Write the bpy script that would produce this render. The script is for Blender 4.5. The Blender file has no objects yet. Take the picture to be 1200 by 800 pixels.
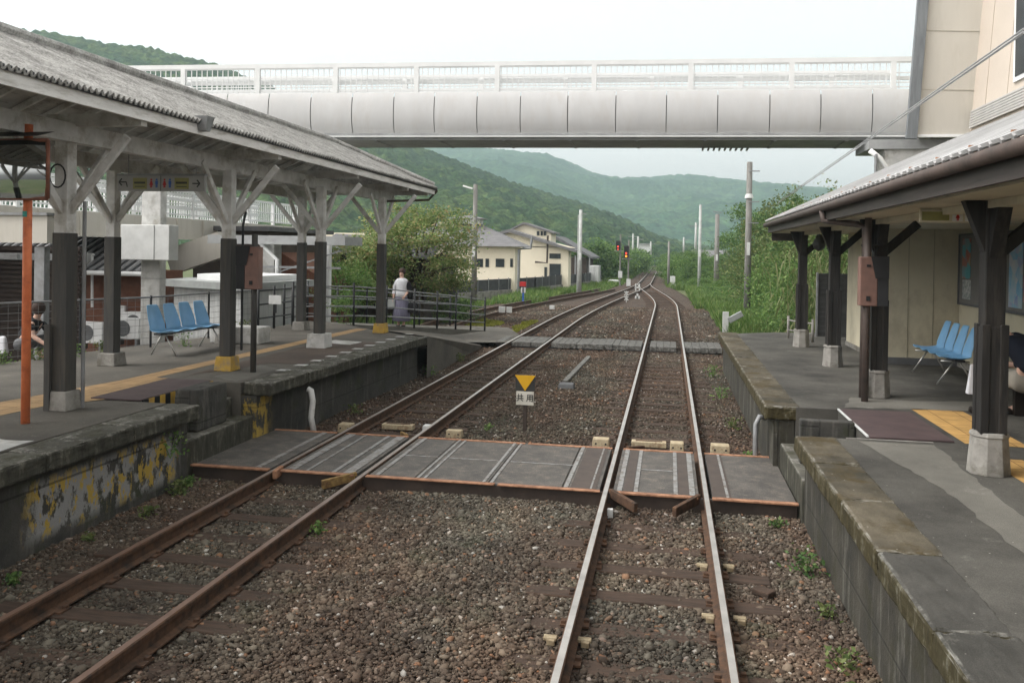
import bpy, bmesh, math, random
import numpy as np
from mathutils import Vector, Matrix, noise as mnoise
R=math.radians
random.seed(7); rng=np.random.default_rng(7)
sc=bpy.context.scene
# ---------------------------------------------------------------- camera
FPX=1015.; H=2.65
YAW=math.atan(184/FPX); PITCH=R(.6); ROLL=.0165
f0=Vector((-math.sin(YAW)*math.cos(PITCH),math.cos(YAW)*math.cos(PITCH),-math.sin(PITCH)))
r0=Vector((math.cos(YAW),math.sin(YAW),0)); u0=r0.cross(f0)
rr=r0*math.cos(ROLL)+u0*math.sin(ROLL); uu=u0*math.cos(ROLL)-r0*math.sin(ROLL)
cd=bpy.data.cameras.new('camera'); cam=bpy.data.objects.new('camera',cd); sc.collection.objects.link(cam)
cam.matrix_world=Matrix(((rr.x,uu.x,-f0.x,0),(rr.y,uu.y,-f0.y,0),(rr.z,uu.z,-f0.z,H),(0,0,0,1)))
cd.sensor_width=36; cd.lens=FPX/1200*36; cd.shift_y=-94.4/1200; cd.clip_start=.05; cd.clip_end=9000
sc.camera=cam
CYP=295+FPX*math.tan(PITCH)
def ray(x,y): return f0*FPX+rr*(x-600)-uu*(y-CYP)
def gz(x,y,z=0.):
    d=ray(x,y); return Vector((0,0,H))+d*((z-H)/d.z)
def gx(x,y,X):
    d=ray(x,y); return Vector((0,0,H))+d*(X/d.x)
def gy(x,y,Y):
    d=ray(x,y); return Vector((0,0,H))+d*(Y/d.y)
# ---------------------------------------------------------------- world, sun, exposure
SUN_EL=R(52); SUN_AZ=R(250)      # azimuth from +Y clockwise
w=bpy.data.worlds.new('World'); sc.world=w; w.use_nodes=True
nt=w.node_tree; nt.nodes.clear()
sky=nt.nodes.new('ShaderNodeTexSky'); sky.sky_type='NISHITA'; sky.sun_disc=False
sky.sun_elevation=SUN_EL; sky.sun_rotation=SUN_AZ; sky.dust_density=4; sky.air_density=1.0; sky.ozone_density=1
hs=nt.nodes.new('ShaderNodeHueSaturation'); hs.inputs['Saturation'].default_value=.0; hs.inputs['Value'].default_value=1.85
bg=nt.nodes.new('ShaderNodeBackground'); bg.inputs['Strength'].default_value=.15
wo=nt.nodes.new('ShaderNodeOutputWorld')
nt.links.new(sky.outputs[0],hs.inputs['Color']); tint=nt.nodes.new('ShaderNodeMix'); tint.data_type='RGBA'; tint.blend_type='MULTIPLY'; tint.inputs[0].default_value=1; tint.inputs[7].default_value=(1.035,1.0,.965,1); nt.links.new(hs.outputs[0],tint.inputs[6]); nt.links.new(tint.outputs[2],bg.inputs['Color']); nt.links.new(bg.outputs[0],wo.inputs['Surface'])
sl=bpy.data.lights.new('sun','SUN'); sl.energy=.8; sl.angle=R(25); sl.color=(1,.97,.93)
so=bpy.data.objects.new('sun',sl); sc.collection.objects.link(so)
sd=Vector((math.sin(SUN_AZ)*math.cos(SUN_EL),math.cos(SUN_AZ)*math.cos(SUN_EL),math.sin(SUN_EL)))
so.rotation_euler=sd.to_track_quat('Z','Y').to_euler()
vs=sc.view_settings; vs.view_transform='Standard'; vs.look='None'; vs.gamma=1; vs.exposure=.38
# ---------------------------------------------------------------- materials
def new_mat(name):
    m=bpy.data.materials.new(name); m.use_nodes=True; t=m.node_tree
    return m,t,t.nodes['Principled BSDF']
def N(t,typ,**kw):
    n=t.nodes.new(typ)
    for k,v in kw.items(): setattr(n,k,v)
    return n
def coords(t,scale=(1,1,1),kind='Object'):
    tc=N(t,'ShaderNodeTexCoord'); mp=N(t,'ShaderNodeMapping'); mp.inputs['Scale'].default_value=scale
    t.links.new(tc.outputs[kind],mp.inputs[0]); return mp.outputs[0]
def noise_n(t,vec,scale,detail=5,rough=.6):
    n=N(t,'ShaderNodeTexNoise'); n.inputs['Scale'].default_value=scale; n.inputs['Detail'].default_value=detail; n.inputs['Roughness'].default_value=rough
    t.links.new(vec,n.inputs['Vector']); return n.outputs['Fac']
def ramp(t,fac,stops):
    r=N(t,'ShaderNodeValToRGB'); e=r.color_ramp.elements
    while len(e)<len(stops): e.new(.5)
    for i,(p,c) in enumerate(stops):
        e[i].position=p; e[i].color=(c if len(c)==4 else (*c,1)) if hasattr(c,'__len__') else (c,c,c,1)
    t.links.new(fac,r.inputs[0]); return r.outputs[0]
def mix(t,fac,a,b,mode='MIX'):
    m=N(t,'ShaderNodeMix',data_type='RGBA',blend_type=mode)
    for sock,v in ((m.inputs[0],fac),(m.inputs[6],a),(m.inputs[7],b)):
        if hasattr(v,'default_value'): t.links.new(v,sock)
        else: sock.default_value=v if not hasattr(v,'__len__') else ((*v,1) if len(v)==3 else v)
    return m.outputs[2]
def math_n(t,op,a,b=None,clamp=False):
    m=N(t,'ShaderNodeMath',operation=op); m.use_clamp=clamp
    for i,v in enumerate((a,b)):
        if v is None: continue
        if hasattr(v,'default_value'): t.links.new(v,m.inputs[i])
        else: m.inputs[i].default_value=v
    return m.outputs[0]
def bump(t,b,h,strength=.3,dist=.02):
    n=N(t,'ShaderNodeBump'); n.inputs['Strength'].default_value=strength; n.inputs['Distance'].default_value=dist
    t.links.new(h,n.inputs['Height']); t.links.new(n.outputs[0],b.inputs['Normal'])
def pm(name,c,c2=None,scale=3.,rough=.8,bmp=.15,metal=0.,stretch=(1,1,1),grime=None,gscale=1.2,spec=.3,lo=.35,hi=.65,fine=40,bd=.01):
    m,t,b=new_mat(name); v=coords(t,stretch)
    c2=c2 or tuple(x*.72 for x in c)
    f=noise_n(t,v,scale,6,.65); col=ramp(t,f,[(lo,c2),(hi,c)])
    if grime:
        g=noise_n(t,v,gscale,7,.7); g=ramp(t,g,[(.5,0.),(.66,1.)]); col=mix(t,g,col,grime)
    t.links.new(col,b.inputs['Base Color']); b.inputs['Roughness'].default_value=rough; b.inputs['Metallic'].default_value=metal
    b.inputs['Specular IOR Level'].default_value=spec
    if bmp: bump(t,b,noise_n(t,v,fine,4,.6),bmp,bd)
    return m
M={}
M['white_paint']=pm('white_paint',(.66,.66,.645),(.50,.50,.485),5,.6,.15,grime=(.34,.32,.28),gscale=3)
M['fascia_white']=pm('fascia_white',(.80,.79,.77),(.62,.61,.59),3,.6,.15,grime=(.42,.40,.36),gscale=2.5,stretch=(1,.5,3))
M['white_metal']=pm('white_metal',(.80,.81,.81),(.72,.73,.73),2,.45,.03)
M['canopy_ceiling']=pm('canopy_ceiling',(.52,.51,.48),(.36,.35,.33),1.4,.8,.1,grime=(.2,.185,.16),gscale=.8)
M['dark_wood']=pm('dark_wood',(.026,.024,.023),(.016,.015,.014),4,.7,.2,stretch=(6,6,.6),grime=(.042,.037,.032),gscale=2)
M['left_post_wood']=pm('left_post_wood',(.062,.060,.056),(.042,.041,.040),4,.65,.2,stretch=(6,6,.6),grime=(.085,.075,.06),gscale=1.5)
M['steel_grey']=pm('steel_grey',(.28,.29,.30),(.2,.2,.2),6,.5,.05,metal=.3)
M['dark_steel']=pm('dark_steel',(.035,.037,.04),(.02,.02,.022),6,.5,.1)
M['rust']=pm('rust',(.115,.062,.036),(.060,.035,.023),14,.85,.4,grime=(.028,.021,.017),gscale=6)
M['rust_orange']=pm('rust_orange',(.42,.225,.135),(.20,.10,.06),9,.85,.3)
M['orange_paint']=pm('orange_paint',(.74,.22,.09),(.60,.16,.065),5,.5,.05,grime=(.4,.1,.05),gscale=4)
M['yellow_paint']=pm('yellow_paint',(.50,.32,.045),(.34,.21,.05),8,.7,.2,grime=(.22,.18,.12),gscale=5)
M['rusty_yellow']=pm('rusty_yellow',(.30,.20,.07),(.13,.075,.035),14,.85,.3)
M['cream_wall']=pm('cream_wall',(.58,.535,.405),(.52,.48,.36),1.5,.8,.05,stretch=(1,1,.7),grime=(.44,.40,.30),gscale=1.4)
M['house_cream']=pm('house_cream',(.86,.79,.63),(.80,.73,.58),.7,.8,.05)
M['beige_panel']=pm('beige_panel',(.54,.515,.46),(.49,.465,.415),.6,.6,.02,stretch=(2,2,.4),grime=(.47,.445,.39),gscale=1.5)
M['peach_panel']=pm('peach_panel',(.56,.49,.42),(.51,.445,.38),.6,.6,.02)
M['bridge_panel']=pm('bridge_panel',(.565,.565,.565),(.50,.50,.50),.8,.5,.02,stretch=(1.6,1.6,.5),grime=(.52,.51,.50),gscale=2.2)
M['bridge_beam']=pm('bridge_beam',(.36,.37,.37),(.27,.275,.28),2,.6,.05)
M['concrete']=pm('concrete',(.30,.29,.265),(.19,.18,.165),5,.9,.3,grime=(.12,.11,.09),gscale=3)
M['concrete_white']=pm('concrete_white',(.58,.58,.56),(.42,.42,.41),4,.85,.2,grime=(.3,.29,.26),gscale=2.5)
M['roof_dark']=pm('roof_dark',(.14,.14,.145),(.09,.09,.095),3,.7,.2)
M['house_roof']=pm('house_roof',(.19,.185,.19),(.13,.13,.135),2,.7,.2,stretch=(1,1,6))
M['brick_brown']=pm('brick_brown',(.17,.075,.045),(.115,.05,.032),8,.8,.2)
M['brown_wall']=pm('brown_wall',(.075,.055,.045),(.045,.035,.03),3,.8,.1)
M['slat_brown']=pm('slat_brown',(.05,.036,.03),(.03,.022,.02),6,.8,.1)
M['shed_wall']=pm('shed_wall',(.56,.57,.56),(.42,.43,.43),3,.6,.1,stretch=(4,4,.5))
M['shed_roof']=pm('shed_roof',(.36,.38,.37),(.26,.27,.27),2,.6,.05)
M['grey_wall']=pm('grey_wall',(.14,.145,.15),(.1,.1,.105),3,.8,.1)
M['glass_dark']=pm('glass_dark',(.05,.06,.065),(.03,.035,.04),2,.15,0,spec=.6)
M['blue_plastic']=pm('blue_plastic',(.22,.46,.72),(.17,.39,.64),3,.38,.02,spec=.5)
M['chrome']=pm('chrome',(.5,.5,.48),(.35,.34,.32),8,.35,.02,metal=.7)
M['pole_concrete']=pm('pole_concrete',(.23,.225,.21),(.15,.145,.135),3,.9,.2,stretch=(3,3,.5))
M['pole_light']=pm('pole_light',(.46,.47,.46),(.34,.35,.34),3,.8,.1)
M['signal_black']=pm('signal_black',(.02,.02,.022),(.012,.012,.013),4,.6,.05)
M['white_plastic']=pm('white_plastic',(.66,.67,.66),(.56,.57,.56),4,.5,.02)
M['cream_box']=pm('cream_box',(.52,.45,.31),(.36,.29,.19),10,.8,.1,grime=(.22,.14,.08),gscale=9)
M['clip_tan']=pm('clip_tan',(.36,.30,.20),(.20,.15,.09),20,.8,.1)
M['box_red']=pm('box_red',(.22,.125,.10),(.15,.09,.075),5,.6,.1)
M['sign_white']=pm('sign_white',(.62,.60,.54),(.5,.48,.42),6,.6,.02)
M['sign_yellow']=pm('sign_yellow',(.66,.37,.015),(.58,.32,.015),6,.55,.02)
M['faded_shaded_yellow']=pm('faded_shaded_yellow',(.28,.27,.10),(.23,.22,.085),6,.6,.02)  # hanging-sign yellow: fading plus the shade under the roof, both put into the colour
M['sign_grey']=pm('sign_grey',(.34,.34,.33),(.29,.29,.28),4,.6,.02)  # sign board grey, darkened in the colour for canopy shade
M['sign_black']=pm('sign_black',(.05,.05,.045),(.03,.03,.03),5,.6,0)
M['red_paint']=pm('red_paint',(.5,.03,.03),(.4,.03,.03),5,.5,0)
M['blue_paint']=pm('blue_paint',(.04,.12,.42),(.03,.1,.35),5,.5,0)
M['green_paint']=pm('green_paint',(.03,.3,.25),(.03,.25,.2),5,.5,0)
M['old_plank']=pm('old_plank',(.16,.155,.145),(.08,.077,.07),7,.9,.4,stretch=(1,1,1),grime=(.25,.25,.23),gscale=14)
M['sleeper']=pm('sleeper_wood',(.075,.050,.037),(.034,.024,.018),5,.9,.5,stretch=(.8,7,7),grime=(.08,.05,.035),gscale=3)
M['steel_strip']=pm('steel_strip',(.33,.335,.33),(.19,.18,.17),14,.55,.1,metal=.25,grime=(.13,.1,.08),gscale=8)
M['plate_purple']=pm('plate_purple',(.085,.058,.058),(.06,.042,.043),4,.7,.1)
M['dark_roofpipe']=pm('dark_pipe',(.10,.075,.065),(.06,.048,.043),5,.6,.1)
M['skin']=pm('skin',(.55,.36,.28),(.50,.32,.25),8,.6,0)
M['cloth_white']=pm('cloth_white',(.66,.67,.70),(.52,.53,.56),6,.9,.2)
M['cloth_lavender']=pm('cloth_lavender',(.19,.185,.25),(.13,.125,.18),5,.9,.3,stretch=(5,5,.5))
M['cloth_black']=pm('cloth_black',(.018,.018,.02),(.01,.01,.012),6,.9,.2)
M['cloth_navy']=pm('cloth_navy',(.010,.014,.026),(.006,.008,.016),4,.9,.3)
M['cloth_beige']=pm('cloth_beige',(.30,.28,.24),(.22,.205,.18),4,.9,.3)
M['hair']=pm('hair',(.05,.026,.018),(.03,.016,.012),9,.7,.2)
M['hat']=pm('hat_red',(.12,.03,.025),(.08,.02,.02),9,.8,.1)
M['leather']=pm('leather',(.02,.014,.011),(.012,.009,.008),6,.5,.05)
M['gravel_bits']=None
M['bark']=pm('bark',(.10,.075,.055),(.05,.04,.03),6,.95,.6,stretch=(3,3,.6))
M['terracotta']=pm('terracotta',(.35,.12,.06),(.26,.09,.05),6,.8,.1)
def emis(name,c,s):
    m,t,b=new_mat(name); b.inputs['Base Color'].default_value=(*c,1); b.inputs['Emission Color'].default_value=(*c,1); b.inputs['Emission Strength'].default_value=s; return m
M['red_lamp']=emis('red_lamp',(1,.07,.04),1.0)
M['orange_lamp']=emis('orange_lamp',(1,.3,.03),1.2)
M['mirror']=None
m,t,b=new_mat('mirror_glass'); b.inputs['Metallic'].default_value=1; b.inputs['Roughness'].default_value=.04; b.inputs['Base Color'].default_value=(.36,.38,.38,1); M['mirror']=m
def leaf_mat(name,cols,rough=.6,trans=.35,patch=.5):
    m,t,b=new_mat(name); g=N(t,'ShaderNodeNewGeometry')
    col=ramp(t,g.outputs['Random Per Island'],[(i/(len(cols)-1) if len(cols)>1 else 0,c) for i,c in enumerate(cols)])
    n=noise_n(t,coords(t),patch,3); k=ramp(t,n,[(.35,.72),(.65,1.18)])
    col=mix(t,1.,col,k,'MULTIPLY')
    t.links.new(col,b.inputs['Base Color']); b.inputs['Roughness'].default_value=rough; b.inputs['Specular IOR Level'].default_value=.25
    tr=N(t,'ShaderNodeBsdfTranslucent'); t.links.new(col,tr.inputs[0]); ms=N(t,'ShaderNodeMixShader'); ms.inputs[0].default_value=trans
    out=t.nodes['Material Output']; t.links.new(b.outputs[0],ms.inputs[1]); t.links.new(tr.outputs[0],ms.inputs[2]); t.links.new(ms.outputs[0],out.inputs[0])
    return m
M['leaf_tree']=leaf_mat('leaf_tree',[(.10,.18,.06),(.14,.23,.07),(.18,.27,.085),(.22,.30,.10),(.27,.33,.12),(.31,.35,.14),(.39,.38,.17),(.43,.31,.16)],patch=.9)
M['leaf_green']=leaf_mat('leaf_green',[(.07,.14,.04),(.11,.21,.055),(.17,.28,.075),(.24,.34,.11)])
M['leaf_dark']=leaf_mat('leaf_dark',[(.05,.10,.038),(.08,.155,.05),(.12,.205,.06),(.17,.25,.08)])
M['leaf_olive']=leaf_mat('leaf_olive',[(.08,.12,.045),(.12,.17,.055),(.17,.22,.075),(.25,.26,.11)])
M['grass']=leaf_mat('grass_blades',[(.065,.13,.03),(.105,.195,.045),(.155,.25,.06),(.24,.28,.11)])
M['grass_yellow']=leaf_mat('moss_yellow',[(.16,.18,.03),(.24,.25,.04),(.3,.29,.06)])
M['bamboo']=leaf_mat('bamboo_leaf',[(.11,.16,.05),(.17,.2,.08),(.25,.25,.12)])
# platform top: dark asphalt with worn pale patches
def platform_mat(name,base,dark,pale,moss=None,sc_=1.0,side=None,pk=(.60,.70)):
    m,t,b=new_mat(name); v=coords(t)
    a=noise_n(t,v,.9*sc_,6,.65); col=ramp(t,a,[(.36,dark),(.64,base)])
    p=noise_n(t,v,2.3*sc_,8,.75); p=ramp(t,p,[(pk[0],0.),(pk[1],.7)]); col=mix(t,p,col,pale)
    if moss:
        mm=ramp(t,noise_n(t,v,1.6*sc_,7,.7),[(.50,0.),(.62,.8)]); col=mix(t,mm,col,moss)
    s=noise_n(t,v,160,3,.7); s=ramp(t,s,[(.3,.65),(.5,1.),(.72,1.5)]); col=mix(t,1.,col,s,'MULTIPLY')
    vo=N(t,'ShaderNodeTexVoronoi'); vo.inputs['Scale'].default_value=9; t.links.new(v,vo.inputs['Vector'])
    sp=ramp(t,vo.outputs['Distance'],[(.035,1.),(.06,0.)]); col=mix(t,sp,col,(.32,.31,.28))
    if side:
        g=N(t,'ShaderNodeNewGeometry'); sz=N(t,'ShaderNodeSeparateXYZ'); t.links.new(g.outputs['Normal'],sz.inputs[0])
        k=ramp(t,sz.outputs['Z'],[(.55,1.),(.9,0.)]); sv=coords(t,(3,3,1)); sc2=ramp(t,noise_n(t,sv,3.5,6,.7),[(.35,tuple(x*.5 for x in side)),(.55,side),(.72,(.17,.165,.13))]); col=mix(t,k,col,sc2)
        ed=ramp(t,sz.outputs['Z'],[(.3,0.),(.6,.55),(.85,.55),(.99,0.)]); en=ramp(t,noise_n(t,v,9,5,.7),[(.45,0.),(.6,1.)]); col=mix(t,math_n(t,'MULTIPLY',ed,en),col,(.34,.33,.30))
    t.links.new(col,b.inputs['Base Color']); b.inputs['Roughness'].default_value=.85; b.inputs['Specular IOR Level'].default_value=.25
    bump(t,b,noise_n(t,v,110,4,.7),.5,.008); return m
M['platform_left']=platform_mat('platform_left',(.125,.115,.098),(.078,.072,.063),(.19,.18,.155))
M['platform_right']=platform_mat('platform_right',(.098,.093,.082),(.040,.038,.034),(.17,.165,.145))
M['platform_brown']=platform_mat('platform_brown',(.105,.08,.065),(.07,.055,.046),(.15,.135,.115))
M['platform_pale']=platform_mat('platform_pale',(.165,.158,.138),(.105,.10,.088),(.24,.23,.205))
M['coping']=platform_mat('coping',(.13,.125,.105),(.05,.048,.04),(.32,.31,.285),moss=(.045,.045,.026),sc_=1.8,side=(.06,.058,.045),pk=(.52,.64))
M['coping_moss']=platform_mat('coping_moss',(.115,.098,.070),(.040,.036,.026),(.20,.19,.15),moss=(.058,.042,.016),sc_=1.5,side=(.055,.045,.020))
M['coping_dark']=platform_mat('coping_dark',(.080,.076,.068),(.036,.035,.031),(.16,.155,.135),sc_=1.3,side=(.05,.042,.020))
def wall_mat(name,base,dark,streak,paint=None,yr=None,moss=(.035,.04,.018),bk=.45):
    m,t,b=new_mat(name); v=coords(t)
    a=noise_n(t,v,1.7,7,.7); col=ramp(t,a,[(.35,dark),(.68,base)])
    sv=coords(t,(4.5,4.5,.55)); s=ramp(t,noise_n(t,sv,1.6,6,.65),[(.54,0.),(.66,.65)]); col=mix(t,s,col,streak)
    mo=ramp(t,noise_n(t,v,2.6,6,.7),[(.52,0.),(.64,.8)]); col=mix(t,mo,col,moss)
    if paint:
        geo=N(t,'ShaderNodeNewGeometry'); sx=N(t,'ShaderNodeSeparateXYZ'); t.links.new(geo.outputs['Position'],sx.inputs[0])
        def rng_mask(o,a0,a1,s0):
            lo=math_n(t,'MULTIPLY',math_n(t,'SUBTRACT',o,a0),s0,True); hi=math_n(t,'MULTIPLY',math_n(t,'SUBTRACT',a1,o),s0,True); return math_n(t,'MULTIPLY',lo,hi)
        msk=math_n(t,'MULTIPLY',rng_mask(sx.outputs['Y'],yr[0],yr[1],4.),rng_mask(sx.outputs['Z'],yr[2],yr[3],9.))
        pv=coords(t,(1,1,.55)); pn=noise_n(t,pv,5.5,5,.7); wp=math_n(t,'MULTIPLY',ramp(t,pn,[(.46,0.),(.52,1.)]),msk); col=mix(t,wp,col,paint[0])
        yn=noise_n(t,pv,7.5,4,.7); 
        yn=math_n(t,'MULTIPLY',ramp(t,yn,[(.53,0.),(.58,1.)]),msk); col=mix(t,yn,col,paint[1])
    br=N(t,'ShaderNodeTexBrick'); mp=N(t,'ShaderNodeMapping'); mp.inputs['Rotation'].default_value=(R(90),0,R(90)); tc=N(t,'ShaderNodeTexCoord'); t.links.new(tc.outputs['Object'],mp.inputs[0]); t.links.new(mp.outputs[0],br.inputs[0])
    br.inputs['Scale'].default_value=1; br.inputs['Brick Width'].default_value=.62; br.inputs['Row Height'].default_value=.31; br.inputs['Mortar Size'].default_value=.014; br.inputs['Mortar Smooth'].default_value=.4; br.inputs['Color1'].default_value=(1,1,1,1); br.inputs['Color2'].default_value=(.8,.8,.8,1); br.inputs['Mortar'].default_value=(.35,.35,.35,1)
    col=mix(t,bk,col,br.outputs['Color'],'MULTIPLY')
    t.links.new(col,b.inputs['Base Color']); b.inputs['Roughness'].default_value=.9
    h=math_n(t,'ADD',noise_n(t,v,22,6,.7),math_n(t,'MULTIPLY',br.outputs['Fac'],-1.2)); bump(t,b,h,.6,.02); return m
M['wall_left_stone']=wall_mat('wall_left_stone',(.075,.07,.06),(.025,.025,.023),(.13,.125,.11),paint=((.27,.27,.265),(.42,.29,.05)),yr=(6.75,9.35,-.1,.52),bk=.85)
M['wall_stone_dark']=wall_mat('wall_stone_dark',(.07,.066,.058),(.026,.026,.024),(.12,.115,.10),paint=((.36,.25,.05),(.40,.28,.05)),yr=(11.0,11.72,-.1,.62))
M['wall_right_stone']=wall_mat('wall_right_stone',(.060,.054,.040),(.018,.017,.013),(.17,.165,.14),moss=(.026,.024,.011))
# tactile paving
def tactile(name,c):
    m,t,b=new_mat(name); v=coords(t)
    a=noise_n(t,v,4,6,.7); col=ramp(t,a,[(.35,tuple(x*.72 for x in c)),(.6,c)])
    br=N(t,'ShaderNodeTexBrick'); t.links.new(v,br.inputs[0]); br.offset=0; br.inputs['Scale'].default_value=1; br.inputs['Brick Width'].default_value=.3; br.inputs['Row Height'].default_value=.3; br.inputs['Mortar Size'].default_value=.006
    br.inputs['Color1'].default_value=(1,1,1,1); br.inputs['Color2'].default_value=(.88,.88,.88,1); br.inputs['Mortar'].default_value=(.35,.3,.25,1)
    col=mix(t,1.,col,br.outputs['Color'],'MULTIPLY')
    t.links.new(col,b.inputs['Base Color']); b.inputs['Roughness'].default_value=.8; return m
M['tactile']=tactile('tactile_yellow',(.40,.255,.115)); M['tactile_bright']=tactile('tactile_bright',(.52,.31,.10))
# crossing panel (speckled)
m,t,b=new_mat('crossing_panel'); v=coords(t); a=noise_n(t,v,3,8,.75); col=ramp(t,a,[(.35,(.045,.042,.039)),(.65,(.105,.094,.083))]); dd=ramp(t,noise_n(t,v,6,7,.75),[(.52,0.),(.66,.6)]); col=mix(t,dd,col,(.15,.125,.10))
s=noise_n(t,v,90,3,.8); s=ramp(t,s,[(.35,.6),(.5,1.),(.68,2.1)]); col=mix(t,1.,col,s,'MULTIPLY'); t.links.new(col,b.inputs['Base Color']); b.inputs['Roughness'].default_value=.75; bump(t,b,noise_n(t,v,120,3),.3,.005); M['crossing_panel']=m
# ground / ballast
def zone_color(t):
    """ballast colour by place: reddish brown round the tracks, grey-green in between"""
    geo=N(t,'ShaderNodeNewGeometry'); mp=N(t,'ShaderNodeMapping'); mp.inputs['Scale'].default_value=(.6,.28,1); t.links.new(geo.outputs['Position'],mp.inputs[0])
    z=noise_n(t,mp.outputs[0],1.0,4,.6); return ramp(t,z,[(.40,0.),(.60,1.)]),geo
m,t,b=new_mat('ballast_bed'); z,geo=zone_color(t); v=geo.outputs['Position']
vo=N(t,'ShaderNodeTexVoronoi'); vo.inputs['Scale'].default_value=19; t.links.new(v,vo.inputs['Vector'])
cr=N(t,'ShaderNodeSeparateColor'); t.links.new(vo.outputs['Color'],cr.inputs[0])
c1=ramp(t,cr.outputs[0],[(0,(.052,.031,.022)),(.5,(.088,.055,.039)),(.85,(.12,.08,.058)),(1,(.18,.14,.11))]); c2=ramp(t,cr.outputs[0],[(0,(.048,.036,.027)),(.5,(.086,.066,.050)),(.85,(.12,.097,.075)),(1,(.18,.155,.125))])
col=mix(t,z,c1,c2); e=ramp(t,vo.outputs['Distance'],[(.2,1.),(.75,.6)]); col=mix(t,1.,col,e,'MULTIPLY'); fn=ramp(t,noise_n(t,v,.5,6,.7),[(.35,(.62,.52,.45)),(.65,(1.0,.86,.76))]); col=mix(t,1.,col,fn,'MULTIPLY')
t.links.new(col,b.inputs['Base Color']); b.inputs['Roughness'].default_value=.95
bump(t,b,math_n(t,'MULTIPLY',vo.outputs['Distance'],-1.),1.,.04); M['ballast']=m
m,t,b=new_mat('stones'); z,geo=zone_color(t); ri=geo.outputs['Random Per Island']
c1=ramp(t,ri,[(0,(.045,.030,.022)),(.35,(.078,.053,.038)),(.7,(.108,.076,.055)),(.92,(.150,.115,.087)),(.965,(.20,.095,.05)),(.992,(.34,.32,.29))])
c2=ramp(t,ri,[(0,(.042,.036,.028)),(.35,(.074,.065,.050)),(.7,(.108,.097,.076)),(.92,(.155,.145,.117)),(.97,(.19,.10,.055)),(.992,(.36,.35,.32))])
col=mix(t,z,c1,c2); bn=noise_n(t,geo.outputs['Position'],.9,6,.65); bv=ramp(t,bn,[(.34,(.62,.60,.60)),(.5,(1,1,1)),(.64,(1.32,1.27,1.2))]); col=mix(t,1.,col,bv,'MULTIPLY')
gn=ramp(t,noise_n(t,geo.outputs['Position'],1.7,5,.7),[(.56,0.),(.68,.35)]); col=mix(t,gn,col,(.075,.085,.05))
t.links.new(col,b.inputs['Base Color']); b.inputs['Roughness'].default_value=.9; b.inputs['Specular IOR Level'].default_value=.3; M['stones']=m
m,t,b=new_mat('ground_grass'); v=N(t,'ShaderNodeNewGeometry').outputs['Position']; a=noise_n(t,v,.25,8,.7); col=ramp(t,a,[(.35,(.055,.075,.025)),(.5,(.085,.115,.035)),(.65,(.13,.12,.06))]); t.links.new(col,b.inputs['Base Color']); b.inputs['Roughness'].default_value=.95; bump(t,b,noise_n(t,v,3,5),1.,.2); M['ground']=m
def forest_mat(name,a_,b_,c_,s):
    m,t,b=new_mat(name); v=N(t,'ShaderNodeNewGeometry').outputs['Position']
    vo=N(t,'ShaderNodeTexVoronoi'); vo.inputs['Scale'].default_value=s; t.links.new(v,vo.inputs['Vector']); cr=N(t,'ShaderNodeSeparateColor'); t.links.new(vo.outputs['Color'],cr.inputs[0])
    k=math_n(t,'ADD',math_n(t,'MULTIPLY',cr.outputs[0],.5),math_n(t,'MULTIPLY',noise_n(t,v,.012,5,.6),.85)); col=ramp(t,k,[(.35,a_),(.65,b_),(.95,c_)])
    e=ramp(t,noise_n(t,v,s*3,4,.75),[(.32,.25),(.5,.9),(.68,1.6)]); col=mix(t,1.,col,e,'MULTIPLY')
    t.links.new(col,b.inputs['Base Color']); b.inputs['Roughness'].default_value=1; b.inputs['Specular IOR Level'].default_value=.05; bump(t,b,noise_n(t,v,s*3,4,.7),1.,2.5); return m
M['forest']=forest_mat('forest_near',(.022,.048,.022),(.042,.082,.030),(.085,.125,.04),.16)
M['forest_far']=forest_mat('forest_far',(.020,.056,.034),(.038,.090,.048),(.07,.13,.06),.07)
# corrugated cement roof
m,t,b=new_mat('roof_cement'); v=coords(t); a=noise_n(t,v,3.5,8,.75); col=ramp(t,a,[(.35,(.20,.195,.185)),(.5,(.33,.325,.31)),(.68,(.47,.465,.45))])
sp=ramp(t,noise_n(t,v,30,4,.7),[(.38,.68),(.5,1.),(.65,1.25)]); col=mix(t,1.,col,sp,'MULTIPLY'); t.links.new(col,b.inputs['Base Color']); b.inputs['Roughness'].default_value=.95; bump(t,b,noise_n(t,v,35,4),.5,.01); M['roof_cement']=m
m,t,b=new_mat('roof_light'); v=coords(t); a=noise_n(t,v,2,6); col=ramp(t,a,[(.35,(.34,.34,.34)),(.65,(.48,.48,.48))]); t.links.new(col,b.inputs['Base Color']); b.inputs['Roughness'].default_value=.5; M['roof_light']=m
m,t,b=new_mat('fascia_dark'); v=coords(t,(3,.5,5)); a=noise_n(t,v,2,6,.7); col=ramp(t,a,[(.35,(.028,.023,.021)),(.7,(.075,.06,.054))]); t.links.new(col,b.inputs['Base Color']); b.inputs['Roughness'].default_value=.55; M['fascia']=m
def rail_top(name,y0,y1):
    m,t,b=new_mat(name); geo=N(t,'ShaderNodeNewGeometry'); sx=N(t,'ShaderNodeSeparateXYZ'); t.links.new(geo.outputs['Position'],sx.inputs[0])
    mr=N(t,'ShaderNodeMapRange'); mr.inputs['From Min'].default_value=y0; mr.inputs['From Max'].default_value=y1; t.links.new(sx.outputs['Y'],mr.inputs['Value'])
    col=mix(t,mr.outputs[0],(.16,.10,.075),(.55,.52,.49)); n=noise_n(t,geo.outputs['Position'],4,5); col=mix(t,1.,col,ramp(t,n,[(.3,.75),(.7,1.1)]),'MULTIPLY')
    t.links.new(col,b.inputs['Base Color']); me=math_n(t,'MULTIPLY',mr.outputs[0],.75); t.links.new(me,b.inputs['Metallic']); b.inputs['Roughness'].default_value=.38; return m
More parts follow.
